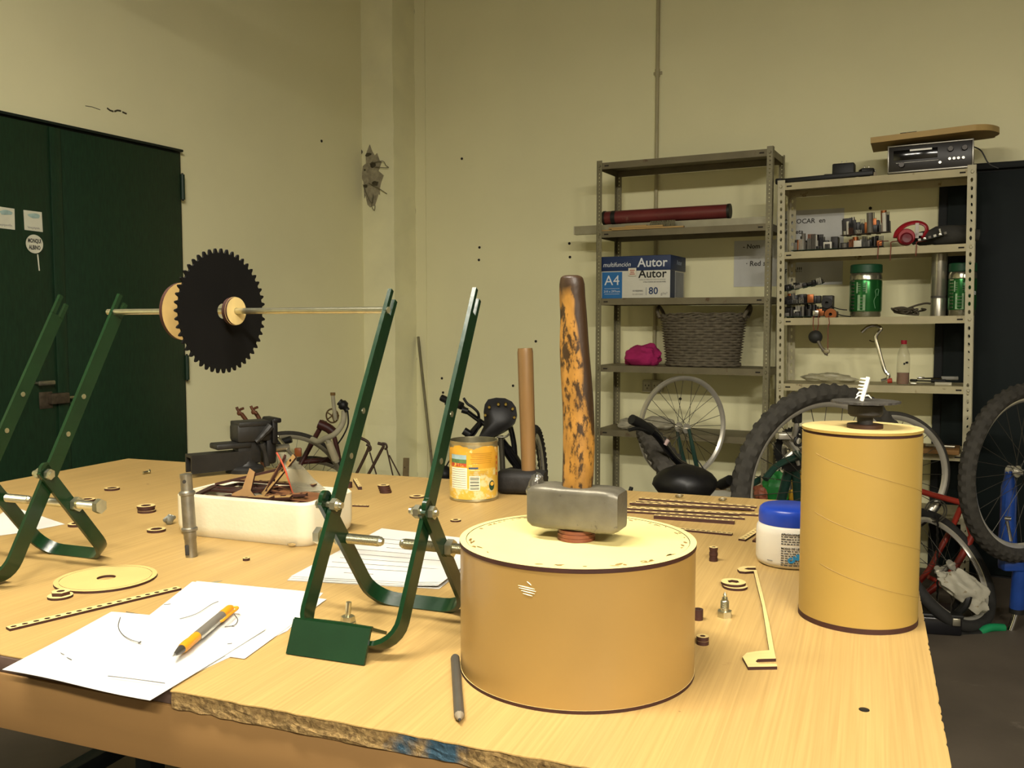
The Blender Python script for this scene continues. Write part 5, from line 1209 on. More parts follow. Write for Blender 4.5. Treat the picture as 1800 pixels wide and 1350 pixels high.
o = put('circuit_board', 'small slanted circuit board resting on the grey cloth', 'circuit board', 1605, .37, zr(1, 1605)+.012, 0, 'salvaged circuit boards'); o.rotation_euler = (0, R(-14), YW); L = ex(1605, 1655, .37)
obj('board', rbox((L/2, .03, .006), (L, .07, .003), .0005, 1), pcb[0], o)
for k in range(6): obj('connector', rbox((.02+k*.022, .01, .013), (.012, .012, .012), .001), cmp_[(k*2) % 6], o)
obj('standoff', cyl((L*.93, .02, .006), (L*.93, .02, .04), .004, n=8), cmp_[0], o)
redw = pm('red_wire', '#7d3428', .5)
for i, (a, b) in enumerate(((1545, 455), (1567, 458), (1612, 450))):
    q0 = BW(a, 430, .405); tag(obj('hanging_wire', tube([q0+V((.06, .04, .02)), q0+V((0, 0, .012)), q0+V((-.004, -.004, -.01)), V((q0.x-.006, q0.y-.004, BW(b*0+a, b, .405).z))], .0022, 5, 4), redw), ['left', 'middle', 'right'][i]+' thin red wire hanging over the lip of the second shelf', 'wire', 'red wires on the second shelf')

# ---- right rack, third shelf: electronics, kegs, cylinder
zz = zr(2, 1400)+.001
board('circuit_board', 'bottom circuit board of the tall heap on the third shelf', 1372, .375, zz, ex(1372, 1450, .375), .17, 0, (0, RT), 28, 4, .06)
board('circuit_board', 'middle circuit board of the tall heap on the third shelf', 1374, .37, zz+.062, ex(1374, 1440, .37), .16, R(2), (0, R(-2)), 26, 6, .055)
board('circuit_board', 'top circuit board of the tall heap slanting upwards', 1374, .36, zz+.122, ex(1374, 1446, .36), .14, R(3), (R(6), R(-11)), 16, 7, .03)
for i, (px_, py_, s) in enumerate(((1455, 516, (.05, .06, .075)), (1462, 545, (.055, .05, .03)))):
    o = put('dark_coil', ['dark transformer coil on the right of the electronics heap', 'low tangled coil in front of the transformer'][i], 'coil', px_, .30, zr(2, px_)+.001+(.032 if i == 0 else 0), 0)
    obj('core', rbox((0, 0, s[2]/2), s, .004), cmp_[5], o); obj('winding', mv(rot(lathe([(.008, 0), (s[0]*.5, 0), (s[0]*.5, .03), (.008, .03)], 20), R(90), 'X'), 0, -.02, s[2]*.5), cmp_[3] if i else cmp_[1], o)
    obj('lead_wire', tube([(.02, -.03, .02), (.05, -.035, .01), (.07, -.03, .006), (.09, -.02, .004)], .0025, 6, 4), blackm, o)
def keg(label, px0, px1, name='beer_keg', letters=True, off=.27):
    pm_ = (px0+px1)/2; r = ex(px0, px1, off)/2*.97; z = zr(2, pm_)+.001; H_ = (557-465)*wpx(off, pm_)*.99
    o = put(name, label, 'keg', pm_, off, z, R(20)); gm_ = pm('keg_green', '#2a7038', .22, .6, var=.12, scale=8); sv = pm('keg_silver', '#b9b7a2', .22, .9, var=.08); dg = pm('keg_dark_green', '#164a2e', .45, var=.1)
    obj('bottom_rim', lathe([(0, 0), (r*.9, 0), (r*.94, .006), (r*.94, .022), (r*.97, .028)], 40), sv, o)
    bd_ = obj('body', lathe([(r*.97, .026), (r, .034), (r, H_*.66), (r*.97, H_*.70)], 40), gm_, o)
    obj('silver_band', lathe([(r*.97, H_*.70), (r*1.0, H_*.71), (r*.985, H_*.78), (r*.93, H_*.84), (r*.90, H_*.85)], 40), sv, o)
    obj('top_cap', lathe([(r*.96, H_*.835), (r*.99, H_*.845), (r*.98, H_*.985), (r*.93, H_), (r*.7, H_*.992), (r*.6, H_*.97), (0, H_*.97)], 40), dg, o)
    for a, w_, h0, h1 in ((-.5, .036, .12, .42), (-.5, .05, .45, .66)):
        pn = obj('label_panel', rbox((a*r, -.0012, H_*(h0+h1)/2), (w_, .001, H_*(h1-h0)), .0003, 1), pm('keg_label', '#8fb08a', .35, .3, var=.2, scale=40), bd_); on_cyl(pn, r)
        for k in range(4): q_ = obj('print_line', rbox((a*r, -.002, H_*(h0+(h1-h0)*(.2+.2*k))), (w_*.8, .0006, .0022), .0002, 1), greyink, bd_); on_cyl(q_, r)
    for k in range(9): q_ = obj('print_line', rbox((-r*1.15, -.0014, H_*(.16+.065*k)), (.022, .0008, .006), .0003, 1), sv, bd_); on_cyl(q_, r)
    return o, r, H_, bd_
o, r, H_, b1 = keg('green mini beer keg standing free in the middle of the third shelf', 1491, 1550)
q_ = obj('white_outline', tube([(.028, -.0014, H_*.16), (.02, -.0014, H_*.3), (.03, -.0014, H_*.4), (.026, -.0014, H_*.5), (.045, -.0014, H_*.52), (.04, -.0014, H_*.4)], .0012, 5, 4), pm('keg_print', '#7fae84', .4), b1); on_cyl(q_, r)
o, r, H_, b2 = keg('green mini beer keg behind the right upright of the white rack', 1663, 1716)
q_ = obj('name_plate', rbox((.035, -.0014, H_*.44), (.06, .001, .034), .0003, 1), pm('keg_black', '#1a1c18', .4), b2); on_cyl(q_, r); q_ = text('lettering', 'He', .034, wh, b2, upright(.026, -.0024, H_*.44), bold=.0006); on_cyl(q_, r)
o = put('metal_cylinder', 'brushed metal cylinder standing between the kegs', 'cylinder', 1648, .25, zr(2, 1648)+.001); r = ex(1634, 1662, .25)/2; H_ = (555-447)*wpx(.25, 1648)
obj('shell', lathe([(0, 0), (r, 0), (r, H_*.27), (r*.97, H_*.28), (r*.97, H_*.33), (r, H_*.34), (r, H_), (r*.96, H_), (r*.96, H_-.02), (0, H_-.02)], 36), pm('brushed_steel', '#a5a193', .3, .8, var=.08), o)
obj('band', lathe([(r*.98, H_*.285), (r*.985, H_*.325)], 36), pm('dark_band', '#4d4a42', .5), o)
o = put('cable_bundle', 'tangled grey cable bundle beside the metal cylinder', 'cable', 1597, .33, zr(2, 1597)+.001); rnd = random.Random(6); cbm = pm('old_cable', '#4a4335', .6, var=.2)
for k in range(5):
    pts = [(rnd.uniform(-.08, .07), rnd.uniform(-.03, .03), .006+rnd.uniform(0, .035)) for _ in range(7)]; obj('cable_loop', tube(pts, .0045, 6, 5), cbm, o)
obj('cable_tail', tube([(-.02, 0, .03), (.03, 0, .05), (.07, .01, .06), (.09, .02, .058)], .005, 6, 4), cbm, o)

# ---- right rack, fourth shelf
z = zr(3, 1460)+.001; p = BW(1460, 567, .22)
o = obj('plastic_bag', cloth(.15, .06, .042, 12, amp=.3), pm('clear_wrap', '#b8b294', .35, var=.15, scale=30, alpha=.75), None, 30, (p.x, p.y, z), YW); tag(o, 'crumpled clear plastic bag lying on the fourth shelf', 'bag')
o = put('hanging_speaker', 'dark round speaker hanging on wires below the third shelf', 'speaker', 1434, .42, BW(1434, 592, .42).z)
s_ = wpx(.42, 1434)
obj('cone', blob((0, 0, 0), (12*s_, 10*s_, 11.5*s_), 2, 18, 12, .03), pm('speaker_dark', '#2c2c28', .6), o)
obj('plug', tube([(.014, -.01, -.02), (.03, -.012, -.05), (.048, -.01, -.072), (.058, -.008, -.09)], [.008, .007, .010, .003], 10, 4), pm('plug_grey', '#6d6450', .5), o); obj('plug_body', rbox((.055, -.012, -.068), (.026, .018, .018), .004), pm('plug_pale', '#a09570', .4), o)
dz_ = zr(2, 1434)-o.location.z-.0
for k, x in enumerate((-.01, .012, .058)): obj('wire', tube([(x*.4 if k < 2 else x, -.002, .02 if k < 2 else -.06), (x, -.006, .05), (x*1.1, -.008, dz_-.03), (x, -.004, dz_+.006), (x, .03, dz_+.006)], .002, 5, 4), redw, o)
o = put('chrome_tube', 'bent chrome bicycle tube leaning on the fourth shelf', 'tube', 1555, .30, zr(3, 1555)+.001); s_ = wpx(.30, 1545); bz = 678
def cp(px_, py_): return (ex(1555, px_, .30), 0, (bz-py_)*s_+.006)
obj('bent_tube', tube([cp(*p_) for p_ in ((1515, 590), (1525, 581), (1538, 578), (1549, 583), (1543, 592), (1540, 600), (1546, 620), (1557, 655), (1564, 664), (1563, 671), (1552, 675))], .0085, 10, 4), chromem, o)
obj('brake_tab', tube([cp(1541, 606), cp(1535, 606.5), cp(1529, 604)], .003, 6, 3), chromem, o); obj('red_end', cyl(cp(1563, 675), cp(1571, 674), .012, n=14), pm('red_plastic', '#b03a24', .4), o)
o = put('soda_bottle', 'clear plastic bottle with red cap and red liquid', 'bottle', 1590, .33, zr(3, 1590)+.001); s_ = wpx(.33, 1590); r = ex(1577, 1603, .33)/2*.9; h_ = lambda py_: (678-py_)*s_
pet = pm('clear_pet', '#c9c3a0', .12, var=.03, alpha=.28)
bt = obj('bottle_body', lathe([(0, .002), (r*.85, 0), (r, .01), (r*.96, h_(662)), (r, h_(655)), (r, h_(633)), (r*.9, h_(624)), (r*.55, h_(612)), (r*.4, h_(606))], 28), pet, o)
obj('red_liquid', lathe([(0, .004), (r*.82, .003), (r*.96, .011), (r*.93, h_(662)), (r*.95, h_(657)), (0, h_(657))], 28), pm('red_drink', '#6e1622', .25, var=.05), o)
obj('cap', lathe([(r*.42, h_(607)), (r*.46, h_(606)), (r*.46, h_(600)), (0, h_(600))], 20), pm('red_cap', '#9a1f2e', .4), o)
for k_ in range(2): q_ = obj('print_dash', rbox((.006+.012*k_, -.0008, h_(641-2*k_)), (.008+.006*k_, .0006, .010), .0003, 1), inkm, bt); on_cyl(q_, r)
for i, (px_, off, rz, L, m_, lab) in enumerate(((1640, .37, 8, .15, steelm, 'long steel spanner lying on the fourth shelf'), (1635, .34, -12, .13, ironm, 'dark pliers lying at the right end of the fourth shelf'), (1652, .32, 14, .15, chromem, 'chrome screwdriver on top of the tools on the fourth shelf'))):
    o = put('hand_tool', lab, 'tool', px_, off, zr(3, px_)+.001+.012*i, R(rz), 'hand tools on the fourth shelf')
    obj('shaft', tube([(-L/2, 0, .006), (0, 0, .007), (L/2, 0, .006)], .005, 8, prof=(1, .7)), m_, o); obj('head', join(rbox((-L/2, 0, .007), (.03, .02, .012), .003)), m_, o); obj('grip', tube([(L*.1, 0, .008), (L/2+.01, 0, .008)], .009, 10), [greyplast, blackm, pm('clear_handle', '#8c8a80', .3)][i], o)

# ---- low shelves of the right rack: rusty board, tin box
o = put('rusty_board', 'rusty brown board standing on the low shelf of the white rack', 'board', 1660, .36, zr(4, 1660)+.001); obj('board', rbox((0, 0, .012), (ex(1625, 1693, .36), .2, .022), .002), pm('orange_board', '#8a6434', .7, var=.2, scale=12), o); obj('metal_strip', rbox((0, -.03, .030), (ex(1628, 1680, .36), .03, .012), .003), steelm, o)

# ---- handwritten sheets on the wall behind the racks
hand = pm('marker_ink', '#3d3a36', .7, var=0); noticem = pm('notice_paper', '#cfcfca', .85, var=.03)
def notice(label, x0, y0, x1, y1, lines):
    a = rl(BW(x0, y0)); b = rl(BW(x1, y1)); o = thing('wall_notice', label, 'notice', K+E1*a.x+V((0, 0, b.z)), YW); W, H_ = b.x-a.x, a.z-b.z
    obj('paper', rbox((W/2, -.002, H_/2), (W, .0016, H_), .0004, 1), noticem, o)
    for body, px_, py_, sz in lines:
        c = rl(BW(px_, py_)); text('handwriting', body, sz, hand, o, upright(c.x-a.x, -.0034, c.z-b.z), align='LEFT', bold=.0006, shear=.05)
    return o
notice('handwritten white notice behind the gap between the racks', 1291, 424, 1377, 503, [('- Nom', 1306, 434, .034), ('· Red so', 1311, 464, .038)])
notice('handwritten white notice behind the circuit boards', 1366, 372, 1481, 500, [('COLOCAR  en', 1376, 391, .034), ('bicicleta', 1376, 409, .032), ('para!!!', 1380, 475, .034)])
# ------------------------------------------------------------------ bicycles and parts behind the bench
def tyre_shape(c, axis, Rr, r, knobby, n=96, m=12):
    n = 200 if knobby else n
    u, w_ = frame_of(V(axis)); ax_ = V(axis).normalized(); c = V(c); vs, fs = [], []
    for i in range(n):
        a = 2*math.pi*i/n; d = u*math.cos(a)+w_*math.sin(a)
        for j in range(m):
            b = 2*math.pi*j/m; k = 1.0
            if knobby and math.cos(b) > -.2: k = 1.18 if (i//2+(j % 2)) % 2 == 0 else .94
            vs.append(c+d*(Rr+r*k*math.cos(b))+ax_*(r*k*math.sin(b)))
    for i in range(n):
        for j in range(m): a, b = i*m, ((i+1) % n)*m; fs.append((a+j, a+(j+1) % m, b+(j+1) % m, b+j))
    return vs, fs
def rim_shape(c, axis, Rr, n=72, w_=.012, t=.010):
    u, v_ = frame_of(V(axis)); ax_ = V(axis).normalized(); c = V(c); vs, fs = [], []
    sec = [(-t, -w_*.6), (-t*1.6, 0), (-t, w_*.6), (0, w_), (t*.6, w_), (.002, 0), (t*.6, -w_), (0, -w_)]
    for i in range(n):
        a = 2*math.pi*i/n; d = u*math.cos(a)+v_*math.sin(a)
        for rr_, s in sec: vs.append(c+d*(Rr+rr_)+ax_*s)
    m = len(sec)
    for i in range(n):
        for j in range(m): a, b = i*m, ((i+1) % n)*m; fs.append((a+j, a+(j+1) % m, b+(j+1) % m, b+j))
    return vs, fs
rimm = pm('alloy_rim', '#d0cbbb', .3, .6, var=.08, scale=20); spokem = pm('spoke_steel', '#46433a', .5, .5, var=.1)
greenf = pm('dark_green_frame', '#1f3d33', .4, var=.15, coat=.2)
def wheel(parent, c, axis, Rr, tr=.0, knobby=False, n=28, tm=None, rm=None):
    c = V(c); ax_ = V(axis).normalized(); u, v_ = frame_of(ax_)
    wl_ = obj('wheel_rim', rim_shape(c, ax_, Rr), rm or rimm, parent, 40)
    if tr: obj('tyre', tyre_shape(c, ax_, Rr+tr*.95, tr, knobby), tm or rubber2, wl_, 25 if knobby else 60)
    sp_ = []
    for i in range(n):
        a = 2*math.pi*i/n; sg = 1 if i % 2 else -1; off = .5*(1 if (i//2) % 2 else -1); b = a+off
        sp_.append(cyl(c+(u*math.cos(b)+v_*math.sin(b))*.022+ax_*(sg*.03), c+(u*math.cos(a)+v_*math.sin(a))*(Rr-.006), .0013, n=4, caps=False))
    obj('spokes', join(*sp_), spokem, wl_, 60)
    obj('wheel_hub', join(cyl(c-ax_*.05, c+ax_*.05, .006, n=10), cyl(c-ax_*.032, c+ax_*.032, .012, n=14), cyl(c-ax_*.034, c-ax_*.029, .024, n=18), cyl(c+ax_*.029, c+ax_*.034, .024, n=18)), rimm, wl_)
    return wl_
def group_at(name, label, cat, p): return thing(name, label, cat, (p.x, p.y, 0))
class Loc:
    """points of one thing, measured in the photo at known distances"""
    def __init__(s, t): s.o = t.location.copy(); s.t = t
    def __call__(s, px, py, Y): return D(px, py, Y)-s.o
    def tube(s, name, pts, r, mat, parent=None, n=10, k=4, **kw): return obj(name, tube([s(*p) for p in pts], r, n, k if len(pts) > 2 else 0, **kw), mat, parent or s.t, 60)
def yaw_axis(deg): return V((-math.sin(R(deg)), math.cos(R(deg)), 0))

# ---- green bike upside down in front of the grey rack (bare rim)
t = group_at('green_bicycle', 'upside down green bicycle with a bare rim in front of the grey rack', 'bicycle', D(1215, 900, 4.4)); L = Loc(t)
ax_ = yaw_axis(26); h = L(1200, 752, 4.42); wheel(t, h, ax_, .248)
for sg in (-1, 1): obj('fork_leg', tube([h+ax_*(.05*sg), h+ax_*(.05*sg)+V((.03, 0, -.14)), h+ax_*(.035*sg)+V((.09, .02, -.33))], [.008, .011, .014], 10, 3), greenf, t)
c = h+V((.09, .02, -.34)); obj('fork_crown', cyl(c-ax_*.045, c+ax_*.045, .017), greenf, t); obj('head_tube', cyl(c, c+V((.05, .01, -.16)), .019), greenf, t)
obj('handlebar', tube([c+V((.05, .01, -.17))-ax_*.28+V((0, 0, -.03)), c+V((.06, .01, -.19))-ax_*.1, c+V((.06, .01, -.19))+ax_*.1, c+V((.05, .01, -.17))+ax_*.28+V((0, 0, -.03))], .012, 8, 5), chromem, t)
obj('down_tube', cyl(c+V((.03, .01, -.08)), c+V((.50, .24, .12)), .017), greenf, t); obj('top_tube', cyl(c+V((.045, .01, -.15)), c+V((.45, .22, -.17)), .015), greenf, t)
obj('brake_cable', tube([h+V((.02, 0, -.1)), h+V((.10, -.03, -.2)), h+V((.14, -.02, -.33))], .003, 6, 4), blackm, t)
# ---- black bike: big saddle, handlebar, knobby tyre
t = group_at('black_bicycle', 'black bicycle with wide padded saddle right behind the bench', 'bicycle', D(1215, 900, 2.95)); L = Loc(t)
def saddle(c, yaw, wd, ln, hh, mat, parent, pitch=0.0):
    vs, fs = [], []; ns, nr = 26, 20
    for i in range(ns+1):
        s = i/ns; wv = wd/2*(math.sin(min(1, (s+.02)*2.6)*math.pi/2)**.6 if s < .38 else 1-.80*((s-.38)/.62)**.75); hv = hh*(.35+.65*math.sin(min(1, s*3+.05)*math.pi/2))*(1 if s < .5 else 1-.5*(s-.5)/.5)
        if i in (0, ns): wv *= .25; hv *= .4
        for j in range(nr):
            a = 2*math.pi*j/nr; x = wv*math.cos(a)*(1 if math.sin(a) > -.2 else .92); zz = hv*(.55*math.sin(a) if math.sin(a) > 0 else .5*math.sin(a))
            vs.append(V((x, s*ln-ln*.35, zz)))
    for i in range(ns):
        for j in range(nr): fs.append((i*nr+j, i*nr+(j+1) % nr, (i+1)*nr+(j+1) % nr, (i+1)*nr+j))
    fs += [tuple(range(nr))[::-1], tuple(range(ns*nr, ns*nr+nr))]
    return obj('saddle', tf((vs, fs), Matrix.Translation(c) @ Matrix.Rotation(yaw, 4, 'Z') @ Matrix.Rotation(pitch, 4, 'X')), mat, parent, 50)
sadm = pm('saddle_vinyl', '#100f0f', .45, var=.1)
c = L(1204, 852, 2.92); sd_ = saddle(c, R(-8), .212, .27, .118, sadm, t, R(-4)); obj('saddle_mark', mv(blob((0, 0, 0), (.007, .003, .004), 1, 10, 6, .1), c.x-.004, c.y-.097, c.z-.018), greyink, sd_)
obj('seat_post', cyl(c+V((0, .02, -.04)), c+V((.0, .03, -.28)), .014), chromem, t); obj('seat_tube', cyl(c+V((0, .03, -.2)), V((c.x+.02, c.y+.10, .30)), .018), blackgl, t)
ws = L(1226, 884, 3.25); wa = V((.776, -.125, .582)).normalized()
wheel(t, ws, wa, .290, .029, True, tm=pm('dark_knobby', '#3d3932', .85, var=.25, scale=40))
obj('top_tube', cyl(c+V((.0, .05, -.22)), L(1225, 860, 3.3), .016), blackgl, t)
L.tube('handlebar', [(1137, 752, 2.92), (1155, 766, 2.95), (1172, 789, 3.0), (1192, 812, 3.05), (1222, 828, 3.1), (1245, 845, 3.12), (1258, 852, 3.1), (1272, 852, 3.06)], .0115, blackgl)
g1 = L.tube('grip', [(1110, 737, 2.88), (1124, 744, 2.9), (1144, 757, 2.93)], .0165, blackm); L.tube('grip', [(1268, 852, 3.06), (1278, 847, 3.02), (1284, 844, 3.0)], .018, blackm)
L.tube('brake_lever', [(1146, 758, 2.92), (1130, 755, 2.90), (1118, 753, 2.88), (1106, 756, 2.86)], .006, blackm)
L.tube('pale_clip', [(1169, 782, 2.97), (1172, 777, 2.97), (1175, 773, 2.97)], .007, pm('clip_pink', '#a89088', .5))
# ---- knobby wheeled bike upside down behind the tall tube
t = group_at('mountain_bicycle', 'upside down dark green mountain bike with knobby wheel behind the tall tube', 'bicycle', D(1450, 900, 3.15)); L = Loc(t)
ax_ = yaw_axis(19); h = L(1450, 862, 3.02); wheel(t, h, ax_, .297, .030, True)
bb = L(1394, 790, 3.26)
crk = obj('chainring', tf(ringplate(teeth(38, .078, .083), circ(.05, 38*8), -.0015, .0015), Matrix.Translation(bb) @ ax_.to_track_quat('Z', 'Y').to_matrix().to_4x4()), blackm, t)
obj('spider', join(*[tube([bb-ax_*.01, bb-ax_*.008+(frame_of(ax_)[0]*math.cos(k*1.2566)+frame_of(ax_)[1]*math.sin(k*1.2566))*.06], [.012, .006], 8) for k in range(5)]), rimm, crk)
obj('crank_arm', tube([bb-ax_*.03, L(1386, 772, 3.22)], [.015, .011], 10), rimm, t); obj('crank_arm', tube([bb+ax_*.06, bb+ax_*.07+V((.04, .02, -.16))], [.013, .010], 10), rimm, t)
obj('crank_bolt', cyl(bb-ax_*.028, bb-ax_*.05, .013, .011, 14), chromem, t)
pd = obj('pedal', rbox(tuple(L(1383, 766, 3.2)), (.07, .05, .022), .004), rimm, t)
L.tube('chain_stay', [(1345, 842, 3.12), (1362, 822, 3.15), (1386, 808, 3.2), (1420, 800, 3.28)], .012, greenf); L.tube('seat_stay', [(1452, 862, 3.1), (1440, 920, 3.25), (1430, 1010, 3.42)], .010, greenf)
L.tube('chain_stay', [(1450, 862, 2.96), (1420, 820, 3.1), (1398, 792, 3.24)], .010, greenf)
L.tube('seat_tube', [(1396, 792, 3.27), (1412, 1010, 3.42)], .016, greenf); L.tube('down_tube', [(1396, 792, 3.27), (1345, 985, 3.48)], .018, greenf); L.tube('top_tube', [(1412, 1005, 3.42), (1347, 990, 3.48)], .015, greenf)
L.tube('derailleur_arm', [(1404, 722, 3.05), (1400, 745, 3.05), (1396, 765, 3.08)], .009, rimm); obj('derailleur', rbox(tuple(L(1401, 733, 3.05)), (.028, .03, .04), .005), ironm, t)
for k, (px_, py_) in enumerate(((1408, 760), (1404, 775))): obj('jockey_wheel', torus(tuple(L(px_, py_, 3.08)), ax_, .016, .005, 18, 6), blackm, t)
L.tube('handlebar', [(1290, 1050, 3.52), (1340, 1060, 3.5), (1390, 1060, 3.48)], .012, blackm)
# ---- red bike upside down, thin wheel up
t = group_at('red_bicycle', 'upside down red bicycle with thin wheel behind the tall tube', 'bicycle', D(1640, 950, 3.95)); L = Loc(t)
redf = pm('red_frame_paint', '#8c2a1c', .4, var=.12, coat=.25)
ax_ = yaw_axis(3); h = L(1560, 835, 3.98); wheel(t, h, ax_, .262, .011, False, tm=pm('thin_tyre', '#3a3731', .7, var=.1), n=24)
L.tube('chain_stay', [(1600, 858, 3.9), (1650, 873, 3.9), (1692, 884, 3.9)], .0135, redf)
L.tube('seat_stay', [(1692, 884, 3.92), (1672, 930, 3.95), (1652, 966, 3.95), (1634, 1000, 3.95), (1600, 1040, 3.98)], .0125, redf)
L.tube('down_tube', [(1709, 942, 3.88), (1690, 978, 3.88), (1668, 1012, 3.88), (1640, 1035, 3.88), (1600, 1060, 3.88)], .015, redf)
L.tube('cross_stay', [(1632, 1014, 3.9), (1645, 1020, 3.9), (1655, 1022, 3.9)], .010, redf)
L.tube('seat_tube', [(1692, 884, 3.92), (1709, 942, 3.88)], .014, redf)
bb = L(1645, 898, 3.86)
for r_ in (.048, .038): obj('chainring', torus(tuple(bb), yaw_axis(3), r_, .0035, 36, 6), pm('dull_steel', '#5a564a', .45, .6, var=.2), t)
obj('chain', tube([L(1647, 905+i*6, 3.84)+V((.004*(i % 2), 0, 0)) for i in range(31)], .005, 5), ironm, t)
L.tube('handlebar', [(1632, 1075, 3.8), (1650, 1090, 3.75), (1664, 1106, 3.7)], .012, blackm)
c = D(1660, 1022, 3.72); na = V((.42, -.60, .52)).normalized()
wheel(t, V((c.x, c.y, max(.22, c.z)))-t.location, na, .225, .024, False, 20, tm=rubber)
# ---- blue bike upside down at the right border
t = group_at('blue_bicycle', 'upside down blue bicycle with knobby wheel at the right border', 'bicycle', D(1790, 950, 3.6)); L = Loc(t)
bluef = pm('blue_frame_paint', '#1d3f86', .35, var=.15, scale=14, coat=.3)
ax_ = yaw_axis(25); h = L(1801, 831, 3.55); wheel(t, h, ax_, .296, .029, True)
for sg in (-1, 1):
    a = h+ax_*(.062*sg); obj('fork_leg', tube([a, a+V((.004, .01, -.12)), a+V((.012, .02, -.36))], [.020, .030, .036], 12, 3), bluef, t)
    obj('dropout', cyl(a-ax_*.008, a+ax_*.008, .02, n=14), rimm, t)
cr = h+V((.014, .02, -.37)); obj('fork_crown', rbox((cr.x, cr.y, cr.z), (.17, .06, .05), .012), bluef, t)
obj('head_tube', cyl(cr+V((-.005, 0, -.02)), L(1788, 1068, 3.6), .029, n=18), bluef, t); hb = L(1788, 1070, 3.6)
obj('headset', cyl(hb+V((0, 0, .012)), hb+V((0, 0, -.018)), .029, n=18), blackm, t)
L.tube('stem', [(1788, 1072, 3.6), (1782, 1092, 3.6), (1776, 1108, 3.6)], .014, chromem)
L.tube('handlebar', [(1690, 1116, 3.56), (1722, 1110, 3.58), (1745, 1105, 3.6), (1775, 1110, 3.62), (1830, 1120, 3.62)], .011, chromem)
gg = pm('green_grip', '#127a4a', .5, var=.08)
L.tube('grip', [(1722, 1112, 3.57), (1735, 1105, 3.58), (1748, 1103, 3.59), (1764, 1104, 3.6)], .0165, gg); L.tube('grip', [(1782, 1110, 3.62), (1800, 1117, 3.62), (1830, 1122, 3.62)], .0165, gg)
L.tube('rubber_end', [(1684, 1112, 3.56), (1698, 1118, 3.56), (1722, 1114, 3.57)], .020, blackm)
L.tube('down_tube', [(1800, 1000, 3.6), (1900, 920, 4.0)], .02, bluef); L.tube('top_tube', [(1792, 1060, 3.6), (1900, 1060, 4.0)], .018, bluef)
obj('brake_arm', join(cyl(h+V((-.09, -.05, -.18)), h+V((-.07, -.05, -.26)), .006), cyl(h+V((-.10, -.05, -.17)), h+V((-.08, -.06, -.17)), .008)), chromem, t)
obj('skewer', join(cyl(h-ax_*.12, h-ax_*.06, .009, n=12), blob(tuple(h-ax_*.125), (.014, .014, .014), 1, 12, 8, 0)), chromem, t)
obj('disc_brake', ringplate(circ(.07, 36), circ(.05, 36), -.001, .001) and tf(ringplate(circ(.07, 36), circ(.05, 36), -.001, .001), Matrix.Translation(h-ax_*.045) @ ax_.to_track_quat('Z', 'Y').to_matrix().to_4x4()), ironm, t)
# ---- white bag and dark box on the floor
p = D(1682, 1045, 3.58); o = obj('white_bag', tf(cloth(.135, .05, .10, 21, amp=.35), Matrix.Rotation(R(38), 4, 'Y')), pm('white_bag_plastic', '#aaa592', .6, var=.12, scale=20, col2='#6d5a30', thr=.63), None, 30, (p.x, p.y, p.z-.02)); tag(o, 'crumpled dirty white plastic bag lying against the low wheel of the red bicycle', 'bag')
p = F(1662, 1118); t = thing('black_box', 'black plastic box on the floor beside the bench corner', 'box', (p.x-.02, p.y+.09, 0), R(-12)); obj('tub', rbox((0, 0, .035), (.20, .16, .07), .008), blackgl, t); obj('lid', rbox((0, 0, .078), (.21, .17, .016), .006), blackm, t)
obj('clasp', rbox((.075, -.088, .06), (.03, .012, .03), .003), steelm, t); obj('cable', tube([(.09, -.02, .07), (.12, -.04, .12), (.13, -.03, .17), (.11, 0, .13), (.10, .02, .09)], .016, 8, 4), blackm, t)

# ---- black bike with riveted saddle in front of the back wall
t = group_at('black_touring_bicycle', 'black bicycle with riveted leather saddle behind the tin can', 'bicycle', D(880, 800, 4.5)); L = Loc(t)
# saddle seen from above/behind: shield outline with thickness, tilted to the camera
so_ = [(858, 702), (872, 699), (888, 700), (900, 706), (907, 716), (909, 729), (905, 741), (897, 750), (886, 757), (876, 762), (866, 768), (856, 771), (846, 773), (841, 769), (845, 760), (850, 750), (851, 738), (850, 724), (852, 711)]
fr_, bk_ = [], []
for px_, py_ in so_: k = (py_-700)/73; fr_.append(L(px_, py_, 4.42-.06*k)); bk_.append(L(px_, py_, 4.47-.04*k)+V((.0, .02, -.012)))
cen_ = sum(fr_, V())/len(fr_)+V((0, -.035, 0)); n = len(fr_); mid = [cen_.lerp(p_, .72)+V((0, .002, 0)) for p_ in fr_]
vs = fr_+bk_+mid+[cen_]; fs = [(i, (i+1) % n, n+(i+1) % n, n+i) for i in range(n)]+[(i, 2*n+i, 2*n+(i+1) % n, (i+1) % n) for i in range(n)]+[(2*n+i, 3*n, 2*n+(i+1) % n) for i in range(n)]+[tuple(range(n, 2*n))]
sd_ = obj('saddle', (vs, fs), pm('black_leather', '#161412', .45, var=.12), t, 40)
for px_, py_ in ((876, 711), (889, 711), (901, 719), (904, 734), (860, 716), (853, 730)): c = L(px_, py_, 4.372); obj('brass_rivet', cyl(c+V((0, .03, 0)), c+V((0, -.002, 0)), .0085, .006, 12), pm('brass', '#b59a4a', .3, .9, var=.1), sd_)
L.tube('seat_post', [(880, 766, 4.46), (883, 812, 4.46), (884, 862, 4.46)], .014, pm('grey_post', '#5c574b', .4, .6))
L.tube('handlebar', [(783, 708, 4.7), (806, 712, 4.68), (822, 724, 4.66), (848, 743, 4.62), (870, 757, 4.6)], .0125, blackgl)
L.tube('grip', [(776, 699, 4.72), (790, 706, 4.7)], .018, blackm); L.tube('lever_clamp', [(801, 709, 4.68), (812, 714, 4.66)], .020, blackm); L.tube('lever_clamp', [(812, 720, 4.66), (822, 723, 4.66)], .017, blackm)
L.tube('brake_lever', [(815, 700, 4.64), (822, 710, 4.63), (831, 716, 4.63), (840, 725, 4.63), (842, 735, 4.64)], .007, blackm)
